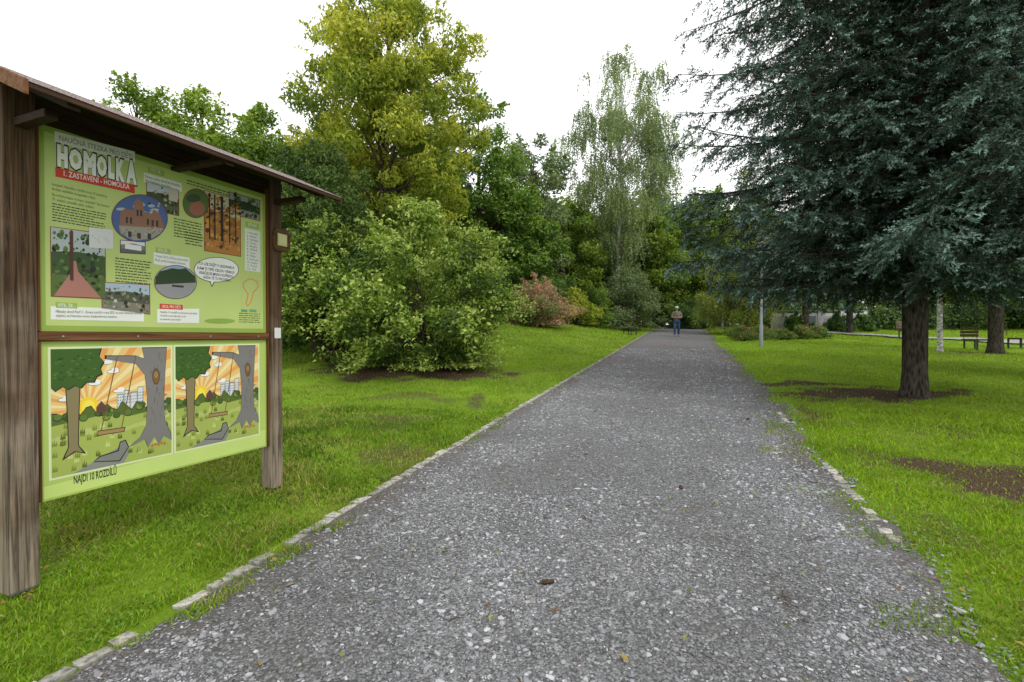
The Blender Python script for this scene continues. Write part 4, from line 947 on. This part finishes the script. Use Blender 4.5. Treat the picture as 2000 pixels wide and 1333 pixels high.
# ------------------------------------------------------------------ street lamps
M_pole = simple_mat('grey_painted_pole', (.27, .30, .32), .5, noise=.1)
M_lamp = simple_mat('lamp_glass', (.5, .52, .52), .25, noise=.05)
def lamp(x, y, h, label):
    z = H(x, y); e = empty('street_lamp', (x, y, z), label, 'street lamp', group='lamps along the park path')
    V, F = tube([(0, 0, -.2), (0, 0, .9), (0, 0, .92), (0, 0, h)], [.075, .075, .055, .04], 14); link(fast_mesh('pole', V, F, [M_pole], smooth=True), e)
    V, F = tube([(0, 0, h), (0, 0, h + .05), (0, 0, h + .35), (0, 0, h + .38)], [.06, .14, .19, .17], 16); link(fast_mesh('lamp_shade', V, F, [M_lamp], smooth=True), e)
    V, F = tube([(0, 0, h + .38), (0, 0, h + .42), (0, 0, h + .50)], [.24, .22, .02], 16); link(fast_mesh('lamp_cap', V, F, [M_pole], smooth=True), e)
lamp(10.5, 20.5, 3.9, 'slim grey lamp post on the lawn edge')
lamp(16.0, 37, 3.4, 'slim grey lamp post near the path end')

# ------------------------------------------------------------------ benches
W_bench = wood_mat('bench_slat_wood', (.05, .032, .02), (.14, .09, .06), (.17, .12, .085), False)
M_iron = simple_mat('dark_iron', (.05, .05, .05), .5)
def bench(x, y, rot, label, back=True, hw=.75):
    e = empty('park_bench', (x, y, H(x, y)), label, 'bench', rot, 'benches around the lawn')
    solid('seat', [box_vf(-hw, hw, -.22 + i * .115, -.13 + i * .115, .43, .465) for i in range(4)], W_bench, e, .004)
    if back:
        solid('backrest', [slope_slab(.245, .55 + i * .14, .262, .65 + i * .14, .02, -hw, hw) for i in range(3)], W_bench, e, .003)
    for xx in (-hw + .18, hw - .18):
        ps = [box_vf(xx - .025, xx + .025, -.2, -.15, -.05, .43), box_vf(xx - .025, xx + .025, .17, .22, -.05, .43), box_vf(xx - .025, xx + .025, -.2, .22, .395, .428)]
        if back: ps.append(slope_slab(.20, .40, .285, .98, .03, xx - .022, xx + .022))
        solid('leg', ps, M_iron, e, .004)
bench(19.1, 20.0, 1.3, 'dark wooden slatted park bench on the lawn', True, .6)
bench(21.3, 20.6, .8, 'dark wooden slatted park bench on the lawn', True, .6)
bench(21.6, 26.5, .5, 'dark wooden slatted park bench by the side path')
bench(7.4, 30.5, 1.9, 'low dark backless bench beside the gravel path', False, .6)

# ------------------------------------------------------------------ white wall
wl = empty('white_garden_wall', (18.6, 34.5, H(19, 34.5)), 'low white rendered wall with pillars and flat cap', 'wall', -.05)
M_white = simple_mat('white_render', (.66, .66, .64), .8, nscale=2.5, noise=.12); M_grey = simple_mat('grey_panel', (.25, .26, .28), .7)
M_pan = simple_mat('pale_panel', (.50, .51, .52), .7, nscale=4, noise=.2)
solid('wall_panel', [box_vf(0, 6.2, 0, .2, -.3, 1.25)], M_white, wl, .01)
for i in range(5): solid('pillar', [box_vf(-.12 + i * 1.55, .14 + i * 1.55, -.06, .26, -.3, 1.38)], M_white, wl, .01)
solid('wall_cap', [box_vf(-.16, 6.4, -.09, .29, 1.383, 1.44)], M_grey, wl, .01)
for i in range(4): solid('recess_panel', [box_vf(.3 + i * 1.55, 1.3 + i * 1.55, -.012, -.002, .25, 1.05)], M_grey if i == 1 else M_pan, wl, .004)

# ------------------------------------------------------------------ person
def skin(name, verts, edges, radii, roots, mats, parent, sub=2):
    me = bpy.data.meshes.new(name); me.from_pydata(verts, edges, []); ob = bpy.data.objects.new(name, me); COL.objects.link(ob)
    m = ob.modifiers.new('s', 'SKIN'); m.use_smooth_shade = True
    for i, v in enumerate(me.skin_vertices[0].data):
        rr = radii[i]; v.radius = rr if isinstance(rr, tuple) else (rr, rr); v.use_root = i in roots
    s = ob.modifiers.new('u', 'SUBSURF'); s.levels = sub; s.render_levels = sub
    dg = bpy.context.evaluated_depsgraph_get(); dg.update(); nm = bpy.data.meshes.new_from_object(ob.evaluated_get(dg)); bpy.data.objects.remove(ob)
    nm.name = name; nm.materials.clear()
    for q in mats: nm.materials.append(q)
    return link(bpy.data.objects.new(name, nm), parent)
px_, py_ = 9.72, 28.7
man = empty('person', (px_, py_, float(height(np.array([px_]), np.array([py_]), False)[0]) + .012), 'man walking in pale cap, khaki jacket and jeans, looking down', 'person', math.radians(-14))
M_skin = simple_mat('skin', (.45, .26, .18), .5, noise=.05); M_jack = simple_mat('khaki_jacket', (.22, .19, .14), .85, nscale=15, bump=.4); M_jean = simple_mat('blue_jeans', (.04, .08, .17), .85, nscale=20)
M_cap = simple_mat('pale_cap', (.6, .58, .52), .8); M_shoe = simple_mat('dark_shoes', (.03, .028, .026), .6); M_bag = simple_mat('dark_strap', (.05, .045, .04), .7)
B = {'pel': (0, 0, .95), 'wai': (0, 0, 1.10), 'che': (0, .01, 1.30), 'nb': (0, .01, 1.46), 'nk': (0, -.005, 1.54), 'hd': (0, -.03, 1.62), 'ht': (0, -.03, 1.73),
     'hl': (-.10, 0, .92), 'kl': (-.115, -.10, .50), 'al': (-.12, -.08, .09), 'tl': (-.13, -.24, .04), 'hr': (.10, 0, .92), 'kr': (.11, -.01, .50), 'ar': (.115, .16, .11), 'tr': (.12, .02, .035),
     'sl': (-.19, .01, 1.42), 'el': (-.27, .0, 1.14), 'wl': (-.10, -.22, 1.10), 'pl': (-.05, -.28, 1.13), 'sr': (.19, .01, 1.42), 'er': (.27, .0, 1.14), 'wr': (.10, -.22, 1.10), 'pr': (.05, -.28, 1.13)}
rad = {'pel': (.15, .11), 'wai': (.14, .10), 'che': (.165, .11), 'nb': .07, 'nk': .055, 'hd': (.075, .092), 'ht': (.06, .075), 'hl': .085, 'kl': .055, 'al': .038, 'tl': .035, 'hr': .085, 'kr': .055, 'ar': .038, 'tr': .035,
       'sl': .058, 'el': .042, 'wl': .028, 'pl': .026, 'sr': .058, 'er': .042, 'wr': .028, 'pr': .026}
E = [('pel', 'wai'), ('wai', 'che'), ('che', 'nb'), ('nb', 'nk'), ('nk', 'hd'), ('hd', 'ht'), ('pel', 'hl'), ('hl', 'kl'), ('kl', 'al'), ('al', 'tl'), ('pel', 'hr'), ('hr', 'kr'), ('kr', 'ar'), ('ar', 'tr'), ('che', 'sl'), ('sl', 'el'), ('el', 'wl'), ('wl', 'pl'), ('che', 'sr'), ('sr', 'er'), ('er', 'wr'), ('wr', 'pr')]
names = list(B); verts = [B[k_] for k_ in names]; radii = [rad[k_] for k_ in names]; edges = [(names.index(a_), names.index(b_)) for a_, b_ in E]
roots = {0}
for sgn, palm in ((-1, 'pl'), (1, 'pr')):
    p = np.array(B[palm])
    for f_ in range(4):
        b0 = p + np.array([sgn * .0, -.005, .028 - f_ * .019]); l = [.065, .075, .07, .055][f_]
        i0 = len(verts); verts += [tuple(b0), tuple(b0 + [-sgn * l * .45, -.022, 0]), tuple(b0 + [-sgn * l * .75, .012, 0])]; radii += [.010, .009, .007]; edges += [(i0, i0 + 1), (i0 + 1, i0 + 2)]; roots.add(i0)
    i0 = len(verts); verts += [tuple(p + [sgn * .01, .01, .02]), tuple(p + [0, -.01, .055]), tuple(p + [-sgn * .02, -.02, .065])]; radii += [.011, .01, .008]; edges += [(i0, i0 + 1), (i0 + 1, i0 + 2)]; roots.add(i0)
for (p0, p1, rr_) in [((0, -.09, 1.625), (0, -.138, 1.600), .013), ((-.07, -.02, 1.63), (-.088, -.01, 1.635), .016), ((.07, -.02, 1.63), (.088, -.01, 1.635), .016)]:
    i0 = len(verts); verts += [p0, p1]; radii += [rr_, rr_ * .8]; edges += [(i0, i0 + 1)]; roots.add(i0)
body = skin('body', verts, edges, radii, roots, [M_skin], man)
def sub_skin(nm, keys, ed, grow, mat, adj=None):
    vs = []; rs = []
    for k_ in keys:
        p = B[k_]; rr_ = rad[k_]; rr_ = rr_ if isinstance(rr_, tuple) else (rr_, rr_)
        if adj and k_ in adj: p = adj[k_]
        vs.append(p); rs.append((rr_[0] + grow, rr_[1] + grow))
    return skin(nm, vs, [(keys.index(a_), keys.index(b_)) for a_, b_ in ed], rs, {0}, [mat], man)
sub_skin('trousers', ['pel', 'hl', 'kl', 'al', 'hr', 'kr', 'ar'], E[6:9] + E[10:13], .018, M_jean)
sub_skin('jacket', ['che', 'wai', 'pel', 'nb', 'sl', 'el', 'wl', 'sr', 'er', 'wr'], [('che', 'wai'), ('wai', 'pel'), ('che', 'nb'), ('che', 'sl'), ('sl', 'el'), ('el', 'wl'), ('che', 'sr'), ('sr', 'er'), ('er', 'wr')], .03, M_jack, {'pel': (0, 0, .93), 'nb': (0, .01, 1.45)})
for s_ in (-1, 1):
    a_ = B['al' if s_ < 0 else 'ar']; t_ = B['tl' if s_ < 0 else 'tr']
    skin('shoe', [(a_[0], a_[1] + .05, a_[2] - .03), (a_[0], a_[1] - .02, a_[2] - .035), (t_[0], t_[1], t_[2])], [(0, 1), (1, 2)], [.045, .05, .04], {0}, [M_shoe], man)
V, F = tube([(0, -.035, 1.665), (0, -.035, 1.70), (0, -.03, 1.755), (0, -.03, 1.785), (0, -.03, 1.79)], [.098, .105, .095, .05, .003], 16); a = Acc(); a.add(V, F)
V, F = box_vf(-.07, .07, -.21, -.11, 1.662, 1.674); a.add(V, F); link(fast_mesh('cap', *a.get(), [M_cap], smooth=True), man)
for xx in (-.032, .032): solid('eye', [box_vf(xx - .012, xx + .012, -.130, -.118, 1.632, 1.642)], M_shoe, man, .002)
solid('mouth', [box_vf(-.025, .025, -.128, -.116, 1.566, 1.572)], simple_mat('lips', (.3, .12, .1), .5), man, .002)
skin('shoulder_strap', [(-.14, -.10, 1.45), (-.04, -.155, 1.30), (.10, -.15, 1.12), (.19, -.06, .98)], [(0, 1), (1, 2), (2, 3)], [.014] * 4, {0}, [M_bag], man)
ph = empty('mobile_phone', (px_ - .07, py_ - .285, man.location.z + 1.13), 'dark mobile phone held in both hands', 'phone', math.radians(-14))
solid('phone_case', [box_vf(-.035, .035, -.005, .005, -.05, .08)], M_shoe, ph, .003)

# ------------------------------------------------------------------ cone, twigs and leaves on the ground
M_cone = simple_mat('cone_scales', (.09, .055, .035), .8, nscale=60, noise=.4); M_twig = simple_mat('twig_bark', (.07, .045, .03), .85, nscale=50, noise=.4)
def cone(x, y, rot):
    e = empty('pine_cone', (x, y, float(height(np.array([x]), np.array([y]), False)[0]) + .026), 'small brown cone lying on the gravel', 'cone', rot, 'cones fallen on the path')
    a = Acc(); a.add(*tube([(-.04, 0, 0), (-.03, 0, 0), (0, 0, 0), (.03, 0, 0), (.042, 0, 0)], [.003, .010, .013, .008, .001], 8))
    for i in range(60):
        t = i / 60; px = -.036 + .074 * t; rr = .014 * math.sin(math.pi * (.15 + .8 * t)) + .001; an = i * 2.4; u = np.array([0, math.cos(an), math.sin(an)]); s = np.array([0, -math.sin(an), math.cos(an)])
        b = np.array([px, 0, 0]) + u * rr * .8; tip = b + u * .006 + np.array([.008, 0, 0])
        a.add(np.array([b - s * .004, b + s * .004, tip + s * .003, tip - s * .003]), np.array([[0, 1, 2, 3]]))
    link(fast_mesh('scales', *a.get(), [M_cone]), e)
cone(.20, 2.80, .2); cone(1.5, 4.3, 1.4); cone(3.4, 7.0, .7)
def twig(x, y, rot, ln, seed):
    r = random.Random(seed); e = empty('fallen_twig', (x, y, float(height(np.array([x]), np.array([y]), False)[0]) + .022), 'thin brown twig lying on the gravel', 'twig', rot, 'twigs fallen on the path')
    a = Acc(); pts = [(ln * t, r.uniform(-.01, .01), .004 + r.uniform(0, .006)) for t in (0, .25, .5, .75, 1)]; a.add(*tube(pts, [.003, .0028, .0022, .0018, .0008], 5))
    for i in (1, 2, 3):
        p = pts[i]; s = r.choice((-1, 1)); a.add(*tube([p, (p[0] + .03, p[1] + s * .03, p[2] + .004), (p[0] + .05, p[1] + s * .045, p[2])], [.0018, .0014, .0006], 4))
    link(fast_mesh('stick', *a.get(), [M_twig]), e)
for i, (x, y, ro, ln) in enumerate([(1.45, 2.62, .9, .16), (1.50, 2.55, 1.7, .12), (-.35, 2.45, .2, .12), (.6, 3.6, 2.2, .14), (2.0, 3.3, .4, .18), (3.9, 4.2, .1, .2), (-.9, 3.6, 1.1, .12)]): twig(x, y, ro, ln, i)
r = np.random.default_rng(70); n = 2000
Y = np.exp(r.uniform(np.log(1.8), np.log(16), n)); X = r.uniform(-1, 1, n) * 1.2 * Y
inp = (X > edge_l(Y)) & (X < edge_r(Y))
k_ = (fbm(X, Y, 71) > .40) & (~inp | (r.random(n) < .16)); X, Y = X[k_], Y[k_]; n = len(X)
P = np.stack([X, Y, height(X, Y) + .035], 1); nr = r.normal(size=(n, 3)) * .35; nr[:, 2] += 1
pal = np.array([(.38, .28, .06), (.22, .12, .045), (.32, .32, .09), (.14, .08, .03), (.12, .15, .05)])
V, F, c = leafset(P, nr, .042, .5, r, pal[r.integers(0, 5, n)]); lv = fast_mesh('fallen_leaves', V, F, [M_leaf], c); lv["kind"] = "stuff"; lv["label"] = "scattered fallen yellow and brown leaves"; link(lv)

# ------------------------------------------------------------------ light, sky, camera
w = bpy.data.worlds.new("World"); scene.world = w; w.use_nodes = True; nt = w.node_tree; nt.nodes.clear()
out = nt.nodes.new('ShaderNodeOutputWorld'); bg = nt.nodes.new('ShaderNodeBackground'); sky = nt.nodes.new('ShaderNodeTexSky')
sky.sky_type = 'NISHITA'; sky.sun_disc = False; sky.sun_elevation = math.radians(50); sky.sun_rotation = math.radians(-35)
hs = N(nt, 'ShaderNodeHueSaturation', Saturation=.25, Value=.12); nt.links.new(sky.outputs[0], hs.inputs['Color'])
tc = N(nt, 'ShaderNodeTexCoord'); cn = N(nt, 'ShaderNodeTexNoise', Scale=1.6, Detail=5.0); nt.links.new(tc.outputs['Generated'], cn.inputs['Vector'])
cr = ramp(nt, [(.3, (.93, .945, .97)), (.65, (1.12, 1.12, 1.12))]); nt.links.new(cn.outputs['Fac'], cr.inputs['Fac'])
mx = N(nt, 'ShaderNodeMix', _data_type='RGBA'); mx.inputs[0].default_value = .85
nt.links.new(hs.outputs[0], mx.inputs[6]); nt.links.new(cr.outputs[0], mx.inputs[7]); nt.links.new(mx.outputs[2], bg.inputs['Color']); bg.inputs['Strength'].default_value = 1.42
nt.links.new(bg.outputs[0], out.inputs[0])
sl_ = bpy.data.lights.new('sun', 'SUN'); sl_.energy = 1.5; sl_.angle = math.radians(14); sl_.color = (1, .97, .92)
so = bpy.data.objects.new('sun', sl_); COL.objects.link(so); so.rotation_euler = (math.radians(40), 0, math.radians(35))
cam = bpy.data.cameras.new('camera'); co = bpy.data.objects.new('camera', cam); COL.objects.link(co)
cam.sensor_width = 36; cam.lens = 950 / 2000 * 36; cam.clip_end = 2000; cam.clip_start = .05
co.location = (0, 0, 1.6); co.rotation_euler = (math.radians(90 - .6), 0, 0); scene.camera = co
scene.view_settings.view_transform = 'Standard'; scene.view_settings.look = 'None'; scene.view_settings.exposure = 0
print('stones', NST, 'twigs', n1, n2, n3, n4, n5)
